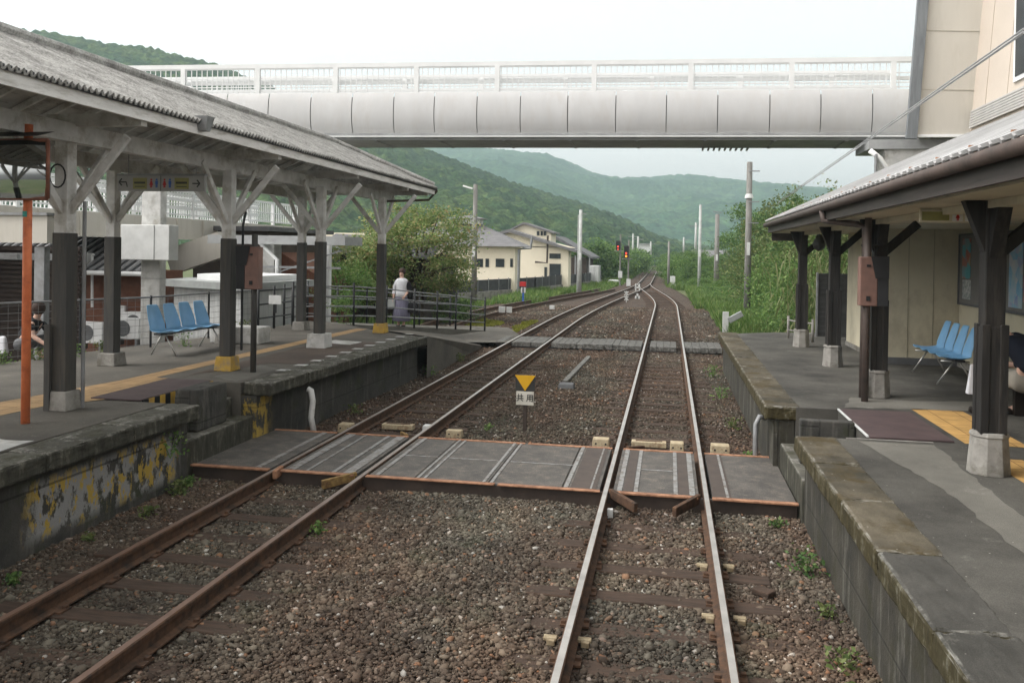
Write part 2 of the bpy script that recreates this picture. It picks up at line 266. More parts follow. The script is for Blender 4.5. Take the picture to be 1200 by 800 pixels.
M['rail_top_main']=rail_top('rail_top_main',-50,-40); M['rail_top_left']=rail_top('rail_top_left',7.,17.); M['rail_top_rusty']=rail_top('rail_top_rusty',900,1000)
# ---------------------------------------------------------------- helpers
ORG={}; LASTOBJ=[None]
COL=sc.collection
def tag(o,label=None,cat=None,group=None,kind=None):
    if label: o['label']=label
    if cat: o['category']=cat
    if group: o['group']=group
    if kind: o['kind']=kind
    return o
def thing(name,label,cat,loc=(0,0,0),group=None):
    o=bpy.data.objects.new(name,None); COL.objects.link(o); o.location=loc; o.empty_display_size=.2; ORG[o.name]=Vector(loc)
    return tag(o,label,cat,group)
def link_mesh(me,name,mat,parent=None,origin=None,smooth=False,bevel=0):
    o=bpy.data.objects.new(name,me); COL.objects.link(o)
    org=ORG[parent.name] if parent is not None else Vector(origin or (0,0,0))
    if org.length>0: me.transform(Matrix.Translation(-org))
    ORG[o.name]=org; LASTOBJ[0]=o
    if parent is not None: o.parent=parent
    else: o.location=org
    if isinstance(mat,(list,tuple)):
        for k in mat: me.materials.append(k)
    elif mat is not None: me.materials.append(mat)
    if smooth: me.shade_smooth() if smooth=='all' else me.polygons.foreach_set('use_smooth',[True]*len(me.polygons))
    if bevel:
        bv=o.modifiers.new('bevel','BEVEL'); bv.width=bevel; bv.segments=2; bv.limit_method='ANGLE'
    return o
def fastmesh(name,V,F):
    V=np.asarray(V,np.float32); F=np.asarray(F,np.int32); me=bpy.data.meshes.new(name); n,k=F.shape
    me.vertices.add(len(V)); me.vertices.foreach_set('co',V.ravel()); me.loops.add(n*k); me.loops.foreach_set('vertex_index',F.ravel())
    me.polygons.add(n); me.polygons.foreach_set('loop_start',np.arange(0,n*k,k,dtype=np.int32)); me.polygons.foreach_set('loop_total',np.full(n,k,np.int32)); me.update(calc_edges=True); return me
def basis(d):
    d=Vector(d).normalized(); a=Vector((0,0,1)) if abs(d.z)<.95 else Vector((0,1,0)); s=d.cross(a).normalized(); return d,s,s.cross(d).normalized()
class MB:
    def __init__(s): s.v=[]; s.f=[]; s.mi=[]; s.cur=0; s.ch=[]
    def add(s,vs,fs):
        o=len(s.v); s.ch.append(([tuple(x) for x in vs],list(fs))); s.v+= [tuple(x) for x in vs]; s.f+=[tuple(i+o for i in f) for f in fs]; s.mi+=[s.cur]*len(fs); return s
    def box(s,x0,x1,y0,y1,z0,z1):
        return s.add([(x0,y0,z0),(x1,y0,z0),(x1,y1,z0),(x0,y1,z0),(x0,y0,z1),(x1,y0,z1),(x1,y1,z1),(x0,y1,z1)],[(0,3,2,1),(4,5,6,7),(0,1,5,4),(1,2,6,5),(2,3,7,6),(3,0,4,7)])
    def frust(s,cx,cy,z0,z1,a,b):   # a=(hx,hy) bottom
        return s.add([(cx-a[0],cy-a[1],z0),(cx+a[0],cy-a[1],z0),(cx+a[0],cy+a[1],z0),(cx-a[0],cy+a[1],z0),(cx-b[0],cy-b[1],z1),(cx+b[0],cy-b[1],z1),(cx+b[0],cy+b[1],z1),(cx-b[0],cy+b[1],z1)],[(0,3,2,1),(4,5,6,7),(0,1,5,4),(1,2,6,5),(2,3,7,6),(3,0,4,7)])
    def bar(s,p,q,w,h,up=None):
        p=Vector(p);q=Vector(q); d,a,b=basis(q-p)
        if up is not None: a=d.cross(Vector(up)).normalized(); b=a.cross(d).normalized()
        vs=[]
        for c in (p,q):
            for i,j in ((-1,-1),(1,-1),(1,1),(-1,1)): vs.append(c+a*(w/2*i)+b*(h/2*j))
        return s.add(vs,[(0,1,2,3),(7,6,5,4),(0,4,5,1),(1,5,6,2),(2,6,7,3),(3,7,4,0)])
    def tube(s,pts,r,n=10,cap=True):
        pts=[Vector(p) for p in pts]; rs=r if hasattr(r,'__len__') else [r]*len(pts); vs=[]; fs=[]; pa=None
        for i,p in enumerate(pts):
            d=(pts[min(i+1,len(pts)-1)]-pts[max(i-1,0)]); d,a,b=basis(d)
            if pa is not None:
                a=(pa-d*pa.dot(d)).normalized(); b=a.cross(d)
            pa=a
            for k in range(n):
                t=2*math.pi*k/n; vs.append(p+a*(rs[i]*math.cos(t))+b*(rs[i]*math.sin(t)))
            if i:
                o=(i-1)*n
                for k in range(n): fs.append((o+k,o+(k+1)%n,o+n+(k+1)%n,o+n+k))
        if cap: fs.append(tuple(range(n))[::-1]); o=(len(pts)-1)*n; fs.append(tuple(o+k for k in range(n)))
        return s.add(vs,fs)
    def sweep(s,prof,pts,closed=True,cap=True):   # prof: (across, up) ; pts path in xy(z)
        n=len(prof); vs=[]; fs=[]
        for i,p in enumerate(pts):
            p=Vector(p); d=Vector(pts[min(i+1,len(pts)-1)])-Vector(pts[max(i-1,0)]); d.z=0; d.normalize(); a=Vector((d.y,-d.x,0))
            for u,z in prof: vs.append(p+a*u+Vector((0,0,z)))
            if i:
                for k in range(n if closed else n-1): fs.append(((i-1)*n+k,(i-1)*n+(k+1)%n,i*n+(k+1)%n,i*n+k))
        if cap and closed: fs.append(tuple(range(n))); fs.append(tuple((len(pts)-1)*n+k for k in range(n))[::-1])
        return s.add(vs,fs)
    def prism(s,poly,z0,z1):
        n=len(poly); return s.add([(x,y,z0) for x,y in poly]+[(x,y,z1) for x,y in poly],[tuple(range(n))[::-1],tuple(range(n,2*n))]+[(i,(i+1)%n,n+(i+1)%n,n+i) for i in range(n)])
    def extr(s,poly,d):    # poly of 3D pts, extrude by vector
        n=len(poly); d=Vector(d); return s.add([Vector(p) for p in poly]+[Vector(p)+d for p in poly],[tuple(range(n))[::-1],tuple(range(n,2*n))]+[(i,(i+1)%n,n+(i+1)%n,n+i) for i in range(n)])
    def quad(s,a,b,c,d): return s.add([a,b,c,d],[(0,1,2,3)])
    def split(s,name,mat,parent=None,**k):
        for vs,fs in s.ch: MB().add(vs,fs).build(name,mat,parent,**k)
    def build(s,name,mat,parent=None,origin=None,smooth=False,bevel=0,fix=True):
        me=bpy.data.meshes.new(name); me.from_pydata(s.v,[],s.f)
        if isinstance(mat,(list,tuple)): pass
        if fix:
            bm=bmesh.new(); bm.from_mesh(me); bmesh.ops.recalc_face_normals(bm,faces=bm.faces); bm.to_mesh(me); bm.free()
        o=link_mesh(me,name,mat,parent,origin,smooth,bevel)
        if any(s.mi): me.polygons.foreach_set('material_index',s.mi)
        return o
def copy_tree(o,parent=None,name=None):
    c=o.copy(); COL.objects.link(c)
    if parent is not None: c.parent=parent
    for ch in list(o.children): copy_tree(ch,c)
    return c
def struct(o): o['kind']='structure'; return o
def stuff(o): o['kind']='stuff'; return o
# ---------------------------------------------------------------- terrain
def plane(name,x0,x1,y0,y1,z,mat,kind='structure'):
    o=MB().quad((x0,y0,z),(x1,y0,z),(x1,y1,z),(x0,y1,z)).build(name,mat,fix=False)
    if kind: o['kind']=kind
    return o
plane('ground',-1490,1490,-50,1750,-.42,M['ground'])
# ballast bed as a strip following the yard
bed=[(-20,-5.9,1.6),(20,-5.9,1.6),(24,-9.5,2.0),(34,-11,2.2),(45,-9.5,1.9),(56,-7.,1.2),(68,-5.0,.6),(80,-3.9,-.2),(120,-3.9,-.3),(300,-4.9,-1.2)]
mb=MB()
for i in range(len(bed)-1):
    a,b_=bed[i],bed[i+1]; mb.quad((a[1],a[0],-.182),(a[2],a[0],-.182),(b_[2],b_[0],-.182),(b_[1],b_[0],-.182))
    mb.quad((a[2],a[0],-.182),(a[2]+.7,a[0],-.5),(b_[2]+.7,b_[0],-.5),(b_[2],b_[0],-.182)); mb.quad((a[1]-.7,a[0],-.5),(a[1],a[0],-.182),(b_[1],b_[0],-.182),(b_[1]-.7,b_[0],-.5))
struct(mb.build('track_bed',M['ballast'],fix=False))
# stones
def ico():
    t=(1+5**.5)/2; v=np.array([(-1,t,0),(1,t,0),(-1,-t,0),(1,-t,0),(0,-1,t),(0,1,t),(0,-1,-t),(0,1,-t),(t,0,-1),(t,0,1),(-t,0,-1),(-t,0,1)],float); v/=np.linalg.norm(v[0])
    f=np.array([(0,11,5),(0,5,1),(0,1,7),(0,7,10),(0,10,11),(1,5,9),(5,11,4),(11,10,2),(10,7,6),(7,1,8),(3,9,4),(3,4,2),(3,2,6),(3,6,8),(3,8,9),(4,9,5),(2,4,11),(6,2,10),(8,6,7),(9,8,1)]); return v,f
OCT=(np.array([(1,0,0),(-1,0,0),(0,1,0),(0,-1,0),(0,0,1),(0,0,-1)],float),np.array([(0,2,4),(2,1,4),(1,3,4),(3,0,4),(2,0,5),(1,2,5),(3,1,5),(0,3,5)]))
def rock_mesh(name,P,S,base):
    v,f=base; n=len(P); k=len(v)
    V=v[None]*(1+rng.uniform(-.33,.25,(n,k,1)))*(S[:,None,None]*rng.uniform(.6,1.15,(n,1,3)))
    V[:,:,2]*=.62
    a=rng.uniform(0,6.28,n); b_=rng.normal(0,.5,n); ca,sa=np.cos(a)[:,None],np.sin(a)[:,None]; cb,sb=np.cos(b_)[:,None],np.sin(b_)[:,None]
    y=V[:,:,1]*cb-V[:,:,2]*sb; z=V[:,:,1]*sb+V[:,:,2]*cb; x=V[:,:,0]
    V=np.stack([x*ca-y*sa,x*sa+y*ca,z],-1)+P[:,None,:]
    F=(f[None]+(np.arange(n)*k)[:,None,None]).reshape(-1,3); return fastmesh(name,V.reshape(-1,3),F)
SL0=.31; SLP=.62
def sleeper_mask(X,Y,cx):
    k=np.abs(((Y-SL0+SLP/2)%SLP)-SLP/2); return (np.abs(X-cx)<1.02)&(k<.10)
def scatter(n,x0,x1,y0,y1,ypow=1.):
    X=rng.uniform(x0,x1,n); Y=y0+(y1-y0)*rng.uniform(0,1,n)**ypow; return X,Y
def stones_zone(name,n,x0,x1,y0,y1,smin,smax,base,ypow=1.):
    X,Y=scatter(n,x0,x1,y0,y1,ypow)
    keep=~((Y>9.62)&(Y<11.88)&(X>-5.75)&(X<1.45))
    for cx in (-.1,-4.05): 
        keep&=~(sleeper_mask(X,Y,cx)&(rng.uniform(0,1,n)<.68))
        for s in (-.55,.55): keep&=np.abs(X-cx-s)>.075
    X,Y=X[keep],Y[keep]; S=(smin+(smax*1.15-smin)*rng.uniform(0,1,len(X))**1.6)*(1+.7*(rng.uniform(0,1,len(X))<.05))
    hgt=np.array([mnoise.noise(Vector((x*.7,y*.7,3))) for x,y in zip(X[::1],Y[::1])])*.016
    gap=np.where(np.abs(X+2.1)<1.1,.012,0.)+.028*np.clip((Y-9.15)/.45,0,1)*(Y<9.7)
    Z=-.176+hgt+gap+rng.uniform(-.010,.010,len(X))
    return stuff(link_mesh(rock_mesh(name,np.stack([X,Y,Z],-1),S,base),name,M['stones']))
o=stones_zone('ballast_stones',105000,-5.75,1.5,4.2,9.6,.009,.027,ico(),.85)
o=stones_zone('ballast_stones',120000,-5.75,1.5,4.2,9.6,.005,.012,OCT,.8)
o=stones_zone('ballast_stones',80000,-5.75,1.5,11.9,24.5,.012,.030,OCT,.8)
o=stones_zone('ballast_stones',26000,-8.5,2.0,24.5,46,.03,.05,OCT,.9)
# ---------------------------------------------------------------- hills
def worley(X,Y,cell,seed):
    gx_=np.floor(X/cell).astype(int); gy_=np.floor(Y/cell).astype(int); best=np.full(X.shape,9e9)
    for i in (-1,0,1):
        for j in (-1,0,1):
            a=gx_+i; c=gy_+j; h=(a*73856093^c*19349663^seed*83492791)&0xffffff
            px=(a+((h*16807)%65536)/65536.)*cell; py=(c+((h*48271)%65521)/65521.)*cell
            best=np.minimum(best,(X-px)**2+(Y-py)**2)
    return np.sqrt(best)/cell
def hill(name,prof,D0,D1,D2,mat,cell,amp,na,nr,base=-.5,wob=.25):
    xs=[p[0] for p in prof]; az=[]; el=[]
    for x,y in prof:
        d=ray(x,y); az.append(math.atan2(d.x,d.y)); el.append(d.z/math.hypot(d.x,d.y))
    A=np.linspace(az[0],az[-1],na); E=np.interp(A,az,el)
    T=np.linspace(0,1,nr); rd=D0+(D2-D0)*T; tr=(D1-D0)/(D2-D0)
    AA,RR=np.meshgrid(A,rd,indexing='ij'); EE=np.repeat(E[:,None],nr,1)
    X=np.sin(AA)*RR; Y=np.cos(AA)*RR
    zr=H+EE*D1; s=np.clip((RR-D0)/(D1-D0),0,1); shp=(s**.85); back=np.clip((RR-D1)/(D2-D1),0,1)
    # gullies
    g=np.vectorize(lambda a,b:mnoise.noise(Vector((a,b,1.7))))(X[::1,::1]/(D1*.09),Y/(D1*.09))
    Z=base+(zr-base)*shp*(1-.7*back**1.5)+g*wob*(zr-base)*(s*(1-s))*1.6
    w_=worley(X,Y,cell,3); w2=worley(X+31,Y-17,cell*.45,5)
    Z+=(amp*(1-w_*1.2)+amp*.4*(1-w2))*np.minimum(1,s*6)*.9-amp*.5
    V=np.stack([X,Y,Z],-1).reshape(-1,3); idx=np.arange(na*nr).reshape(na,nr)
    F=np.stack([idx[:-1,:-1],idx[1:,:-1],idx[1:,1:],idx[:-1,1:]],-1).reshape(-1,4)
    o=link_mesh(fastmesh(name,V,F[:,::-1]),name,mat); o.data.shade_smooth(); return struct(o)
hill('hill',[(-500,-40),(-200,10),(0,36),(60,40),(120,52),(170,58),(230,72),(262,80),(305,98),(370,128),(420,150),(500,178),(560,200),(600,216),(650,231),(700,246),(740,262),(765,276),(800,287),(850,296)],190,470,640,M['forest'],7,3.4,1100,180)
hill('hill',[(350,190),(430,172),(500,170),(560,174),(640,181),(670,192),(700,205),(730,209),(760,208),(790,206),(810,205),(840,209),(870,212),(930,217),(985,223),(1100,232),(1250,246),(1500,262)],600,1350,1700,M['forest_far'],16,5,900,140,wob=.35)
# ---------------------------------------------------------------- tracks
def gtrack(c,y0,y1,step=1.0):
    n=max(2,int((y1-y0)/step)); return [(c(y0+(y1-y0)*i/n),y0+(y1-y0)*i/n) for i in range(n+1)]
def sm(a,b,x):
    t=min(1,max(0,(x-a)/(b-a))); return t*t*(3-2*t)
c_main=lambda y:-.1+(-2.05)*sm(44,80,y) if y<80 else -2.15-1.6*((y-80)/220)**1.3
c_left=lambda y:-4.05+(1.9)*sm(32,80,y)
c_sid=lambda y: -7.95+0.0*y if y<36 else -7.95+ (5.1)*sm(30,78,y)-5.1*sm(30,78,36)*(1-sm(36,60,y))
railprof=[(-.06,-.15),(.06,-.15),(.06,-.138),(.012,-.122),(.010,-.045),(.032,-.036),(.033,-.006),(.026,0),(-.026,0),(-.033,-.006),(-.032,-.036),(-.010,-.045),(-.012,-.122),(-.06,-.138)]
def make_track(label,c,y0,y1,topmat,nsl,sl0=SL0,gauge=1.10,sleepers=True,left_only=None):
    t=thing('railway_track',label,'railway track',(c(max(y0,0)),max(y0,0),-.15))
    for s in (-1,1):
        pts=[(x+s*gauge/2,y,0) for x,y in gtrack(c,y0,y1,1.0)]
        ra=MB().sweep(railprof,pts).build('rail',M['rust'],t)
        MB().sweep([(-.024,.0015),(.024,.0015),(.024,-.002),(-.024,-.002)],pts).build('running_surface',topmat,ra)
    if sleepers:
        k=math.ceil((max(y0,3.6)-sl0)/SLP)
        for i in range(nsl):
            y=sl0+(k+i)*SLP
            if 9.6<y<11.9: continue
            x=c(y); ra_=random.uniform(-.012,.012); L=1.02+random.uniform(-.04,.04)
            mb=MB(); dz=random.uniform(-.017,-.002); mb.bar((x-L,y-ra_*1,-.225+dz),(x+L,y+ra_,-.225+dz),.20,.145,up=(0,0,1)); so_=mb.build('sleeper',M['sleeper'],t,bevel=.012)
            if y<24:
                pl=MB()
                for s in (-1,1):
                    xx=x+s*gauge/2; pl.box(xx-.11,xx+.11,y-.065,y+.065,-.155,-.139)
                    for e in (-.085,.085): pl.box(xx+e-.018,xx+e+.018,y-.02+e*.3,y+.02+e*.3,-.14,-.118)
                pl.split('tie_plate',M['rust'],so_)
    return t
tm=make_track('railway track of two polished rails running straight ahead beside the right platform',c_main,-1,300,M['rail_top_main'],100)
tl=make_track('rusty railway track alongside the left platform, joining the other at the far turnout',c_left,-1,79.5,M['rail_top_left'],90)
ts=make_track('rusty siding track curving away behind the left platform ramp beside the grass',lambda y:-8.15+.0*y if y<34 else -8.15+4.0*sm(32,74,y),27,66,M['rail_top_rusty'],1,sleepers=False)
# ---------------------------------------------------------------- platforms
ZP=.76
def platform(name,segs,top,wall,cope,label,inner,side,cw=.42):
    t=thing(name,label,'platform',(segs[0][0][0],segs[0][0][1],-.2))
    return t
def rough(o,strength=.022,size=.12,level=5):
    sb_=o.modifiers.new('subdiv','SUBSURF'); sb_.subdivision_type='SIMPLE'; sb_.levels=level; sb_.render_levels=level
    for nm,st_,sz in (('rough_a',strength,size),('rough_b',strength*.5,size*.3)):
        tx=bpy.data.textures.get(nm+str(sz)) or bpy.data.textures.new(nm+str(sz),'CLOUDS'); tx.noise_scale=sz; tx.noise_depth=3
        d=o.modifiers.new('disp','DISPLACE'); d.texture=tx; d.texture_coords='GLOBAL'; d.strength=st_; d.mid_level=.5
    o.data.polygons.foreach_set('use_smooth',[True]*len(o.data.polygons)); return o
# left platform
LP=thing('platform','long weathered asphalt platform under the white-braced canopy, left of the tracks','platform',(-5.6,4,-.2))
def Lslab(poly,mat,name='paving'): return MB().prism(poly,ZP-.25,ZP).build(name,mat,LP)
XB=-10.6
MB().prism([(-5.98,-6),(-5.92,9.5),(-6.75,9.5),(-6.75,11.2),(-5.85,11.2),(-5.62,18.4),(-8.0,20.6),(-9.2,21.3),(-9.3,18),(-10.2,13),(XB,9),(XB-.5,-6)],-.4,ZP).build('paving',M['platform_left'],LP)
def coping(pts_top,parent,side,mat,h=.17,w=.42,over=.1,joints=None):
    # pts: outer edge line ; stones along
    for (a,b_) in pts_top:
        a=Vector((*a,0)); b_=Vector((*b_,0)); d=(b_-a); L=d.length; n=max(1,round(L/1.25)); d.normalize(); nn=Vector((-d.y,d.x,0))*side
        for i in range(n):
            p=a+d*(L*i/n+.003); q=a+d*(L*(i+1)/n-.003); jz=random.uniform(-.004,.004)
            MB().prism([(p.x,p.y),(q.x,q.y),((q+nn*w).x,(q+nn*w).y),((p+nn*w).x,(p+nn*w).y)],ZP-h,ZP+.006+jz).build('coping_stone',mat,parent,bevel=.025); rough(LASTOBJ[0],.03 if side>0 else .022)
coping([((-5.53,-6),(-5.47,9.5)),((-5.40,11.2),(-5.2,18.4))],LP,1,M['coping'])
MB().prism([(-5.66,-6),(-5.62,9.46),(-5.9,9.46),(-5.96,-6)],-.4,ZP-.175).build('retaining_wall',M['wall_left_stone'],LP)
MB().prism([(-5.62,11.22),(-5.42,18.4),(-5.85,18.4),(-5.86,11.22)],-.4,ZP-.175).build('retaining_wall',M['wall_stone_dark'],LP)
# recess steps between the two lengths of platform
st=MB(); st.box(-5.96,-5.66,9.46,11.22,-.4,.31); st.box(-6.3,-5.962,9.50,10.02,-.4,.56); st.box(-6.3,-5.962,10.78,11.2,-.4,.56); st.split('step',M['coping'],LP,bevel=.02)
rough(MB().box(-6.12,-5.80,10.0,10.74,.312,.84).build('cheek_block',M['wall_stone_dark'],LP,bevel=.02),.02,.12,4)
MB().box(-6.95,-6.28,9.52,11.18,ZP+.004,ZP+.02).build('cover_plate',M['plate_purple'],LP)
hz=MB(); hy=MB()
for i in range(14):
    y=9.55+i*.118; (hy if i%2 else hz).box(-6.275,-6.26,y,y+.118,ZP-.14,ZP+.012)
hz.split('hazard_edge',M['signal_black'],LP); hy.split('hazard_edge',M['yellow_paint'],LP)
# tactile paving strips
def strip(pts,mat,parent,name='tactile_paving',dz=.004):
    if name=='worn_patch':
        q=[]
        for i,(x,y) in enumerate(pts):
            x2,y2=pts[(i+1)%len(pts)]; L=math.hypot(x2-x,y2-y); n=max(1,int(L/.13)); nx,ny=(y2-y)/L,-(x2-x)/L
            for k in range(n):
                j=(random.uniform(-.022,.022)+.012*mnoise.noise(Vector((x+k*.5,y,2)))) if k else 0; t_=k/n; q.append((x+(x2-x)*t_+nx*j,y+(y2-y)*t_+ny*j))
        pts=q
    return MB().add([(x,y,ZP+dz) for x,y in pts],[tuple(range(len(pts)))]).build(name,mat,parent,fix=False)
strip([(-7.9,3),(-7.58,3),(-7.1,9.5),(-7.02,9.5),(-7.02,11.3),(-7.22,11.3),(-7.0,19.6),(-7.3,19.6),(-7.52,10.9),(-7.8,9)],M['tactile'],LP)
strip([(-7.05,9.0),(-6.7,9.6),(-6.88,11.2),(-7.25,10.2)],M['tactile'],LP,dz=.008)
strip([(-5.95,11.25),(-5.92,12.6),(-6.45,13.0),(-6.5,11.6)],M['platform_pale'],LP,'worn_patch')
strip([(-7.1,6.6),(-5.95,6.6),(-5.96,7.35),(-7.0,7.25)],M['concrete_white'],LP,'worn_patch')
strip([(-6.9,11.6),(-6.9,16.8),(-5.75,16.8),(-5.85,13.2),(-6.4,13.3)],M['platform_brown'],LP,'worn_patch',.005)
strip([(-6.8,16.4),(-6.15,16.2),(-6.1,16.75),(-6.75,16.95)],M['concrete_white'],LP,'worn_patch',.009)
for i in range(11):
    y=12.4+i*.62; x=-5.72+.017*(y-12)-.10
    strip([(x-.1,y),(x+.1,y+.02),(x+.09,y+.2),(x-.09,y+.18)],M['concrete_white'],LP,'edge_mark',.010)
# yellow moss/paint on the corner
# end of platform: wedge falling to the path
mb=MB(); mb.add([(-5.2,18.4,ZP),(-8.0,20.6,ZP),(-5.2,18.4,-.4),(-5.3,24.6,-.1),(-6.3,26.2,-.0),(-8.6,22.6,.60),(-5.4,24.6,-.4)],[(0,2,6,3),(0,3,4,5,1)])
mb.build('end_slope',M['platform_left'],LP)
# ramp (path) behind the front railing
mb=MB(); 
for (a,b_) in ((((-8.1,20.6,ZP),(-9.35,21.2,ZP)),((-7.4,25.2,.33),(-8.7,26.0,.33))),(((-7.4,25.2,.33),(-8.7,26.0,.33)),((-6.0,28.5,-.01),(-7.4,29.6,-.01)))):
    (p,q),(r_,s_)=a,b_; mb.add([p,q,s_,r_,(p[0],p[1],-.5),(q[0],q[1],-.5),(s_[0],s_[1],-.5),(r_[0],r_[1],-.5)],[(0,1,2,3),(0,3,7,4),(1,5,6,2)])
mb.build('ramp',M['platform_pale'],LP)
MB().add([(-6.6,24.4,-.012),(-4.62,25.0,-.012),(-4.62,27.2,-.012),(-5.5,29.9,-.012),(-7.8,30.2,-.012)],[(0,1,2,3,4)]).build('path',M['platform_left'],fix=False)['kind']='structure'
# right platform
RP=thing('platform','dark asphalt platform with mossy coping in front of the station building on the right','platform',(1.4,4,-.2))
MB().prism([(1.75,-6),(1.75,9.5),(2.1,9.5),(2.1,11.3),(1.6,11.3),(1.6,21.6),(2.6,22.3),(5.2,23),(9,23),(9,-6)],-.4,ZP).build('paving',M['platform_right'],RP)
coping([((1.36,-6),(1.35,5.9))],RP,-1,M['coping_dark']); coping([((1.35,5.9),(1.33,9.5))],RP,-1,M['coping_moss'])
coping([((1.22,11.3),(1.22,21.8))],RP,-1,M['coping_moss'],w=.44)
MB().prism([(1.46,-6),(1.44,9.45),(1.74,9.45),(1.74,-6)],-.4,ZP-.175).build('retaining_wall',M['wall_right_stone'],RP)
MB().prism([(1.34,11.34),(1.34,21.7),(1.59,21.7),(1.59,11.34)],-.4,ZP-.175).build('retaining_wall',M['wall_right_stone'],RP)
st=MB(); st.box(1.42,1.72,9.46,11.33,-.4,.30); st.box(1.722,2.08,9.52,9.88,-.4,.53); st.box(1.722,2.08,10.75,11.28,-.4,.53); st.split('step',M['coping'],RP,bevel=.02)
MB().box(1.50,2.085,10.22,10.36,.302,.80).build('cheek_block',M['wall_stone_dark'],RP,bevel=.015)
MB().box(2.10,2.92,9.56,11.24,ZP+.004,ZP+.02).build('cover_plate',M['plate_purple'],RP)
mb=MB(); mb.box(2.08,2.10,9.62,10.40,ZP+.004,ZP+.022); mb.box(2.08,2.10,10.48,11.24,ZP+.004,ZP+.022); mb.split('white_edge_strip',M['white_plastic'],RP)
MB().box(1.85,2.7,9.48,9.51,ZP+.004,ZP+.010).build('white_edge_strip',M['concrete'],RP)
strip([(3.02,9.55),(3.62,9.5),(3.62,11.55),(3.02,11.6)],M['tactile_bright'],RP)
strip([(3.05,4.5),(3.42,4.5),(3.32,8.9),(2.98,8.9)],M['tactile_bright'],RP)
strip([(2.35,-2),(2.75,-2),(2.75,3.5),(2.6,7.0),(2.68,9.4),(1.95,9.4),(2.25,7.6),(2.3,5)],M['platform_pale'],RP,'worn_patch',.003)
strip([(2.2,11.45),(3.9,11.62),(4.4,12.5),(3.2,12.2),(2.45,12.3)],M['platform_pale'],RP,'worn_patch',.004)
strip([(2.15,5.2),(2.19,5.2),(2.45,5.65),(2.4,5.66)],M['concrete_white'],RP,'worn_patch',.008)
# ---------------------------------------------------------------- level crossing (near)
CR=thing('pedestrian_crossing','pedestrian track crossing of dark panels and steel strips with orange rusty edges','crossing',(-2,10.7,0))
Y0,Y1=9.68,11.82
def panel(x0,x1,y0=Y0,y1=Y1,z=.0,name='panel'): return MB().box(x0,x1,y0,y1,-.15,z).build(name,M['crossing_panel'],CR,bevel=.006)
lx=lambda s:-4.05+s; rx=lambda s:-.1+s
panel(-5.66,lx(-.60)-.02); panel(lx(-.47),lx(.47)); panel(lx(.60)+.02,-2.88); panel(-2.87,-2.0); panel(-1.99,-1.15); panel(-1.14,rx(-.60)-.02); panel(rx(-.47),rx(.47)); panel(rx(.60)+.02,1.40)
ss=MB()
for x,w_ in ((lx(-.36),.10),(lx(-.15),.035),(lx(.18),.05),(lx(.36),.12),(lx(.72),.05),(lx(1.22),.03),(lx(1.30),.03),(-1.96,.035),(-2.05,.035),(-1.10,.045),(rx(-.72),.02),(rx(-.40),.055),(rx(-.22),.045),(rx(.22),.045),(rx(.40),.06),(rx(.78),.03),(lx(-.78),.07)):
    ss.box(x-w_/2,x+w_/2,Y0+.03,Y1-.03,.002,.008)
for x0,x1 in ((lx(.75),lx(1.18)),(lx(1.33),-2.08),(-1.92,-1.13),(rx(-.19),rx(.19))): ss.box(x0,x1,10.72,10.75,.002,.007)
ss.split('steel_strip',M['steel_strip'],CR)
pe=MB()
for x0,x1 in ((-1.05,-.76),(rx(-.36),rx(-.25)),(rx(.25),rx(.37)),(.52,.72)): pe.box(x0,x1,Y0+.03,Y1-.03,.002,.006)
pe.split('rusty_panel_strip',pm('worn_brown_panel',(.085,.066,.056),(.06,.048,.042),5,.7,.2),CR)
for yy,w_ in ((Y0-.035,.08),(Y1-.02,.06)):
    e=MB()
    for x0,x1 in ((-5.68,lx(-.6)),(lx(-.47),lx(.47)),(lx(.6),-1.9),(-1.88,rx(-.6)),(rx(-.47),rx(.47)),(rx(.6),1.42)): e.box(x0+.01,x1-.01,yy-w_/2,yy+w_/2,-.01+random.uniform(0,.008),.012)
    e.split('rusty_edge',M['rust_orange'],CR,bevel=.004)
e=MB(); e.box(-5.66,1.40,Y0-.02,Y0+.02,-.2,-.012); e.build('edge_board',M['brown_wall'],CR)
for p,q,mt in (((-.60,9.70,-.02),(-.30,9.28,-.05),'rust'),((.37,9.70,-.02),(.10,9.22,-.05),'rust'),((-3.58,9.70,-.02),(-3.86,9.35,-.05),'rusty_yellow'),((-4.52,9.70,-.0),(-4.52,9.50,-.02),'rust_orange'),((lx(.42),11.85,-.02),(lx(.25),12.15,-.05),'rusty_yellow'),((rx(-.42),11.85,-.02),(rx(-.2),12.1,-.05),'rust')):
    MB().bar(p,q,.05,.10,up=(0,0,1)).build('flared_guard',M[mt],CR,bevel=.008)
# far crossing of planks
FC=thing('plank_crossing','narrow crossing of grey weathered planks over both tracks beyond the yellow sign','crossing',(-2,26,0))
x=-5.0
while x<1.4:
    w_=random.uniform(.17,.24)
    if not any(abs(x+w_/2-r_)<.12 for r_ in (-4.6,-3.5,-.65,.45)):
        dy=random.uniform(-.06,.06); MB().box(x+.006,x+w_-.006,25.15+dy,26.9+dy,-.13,random.uniform(-.015,.01)).build('plank',M['old_plank'],FC)
    x+=w_
MB().box(-5.0,1.35,25.17,25.25,-.3,-.14).build('bearer',M['signal_black'],FC)
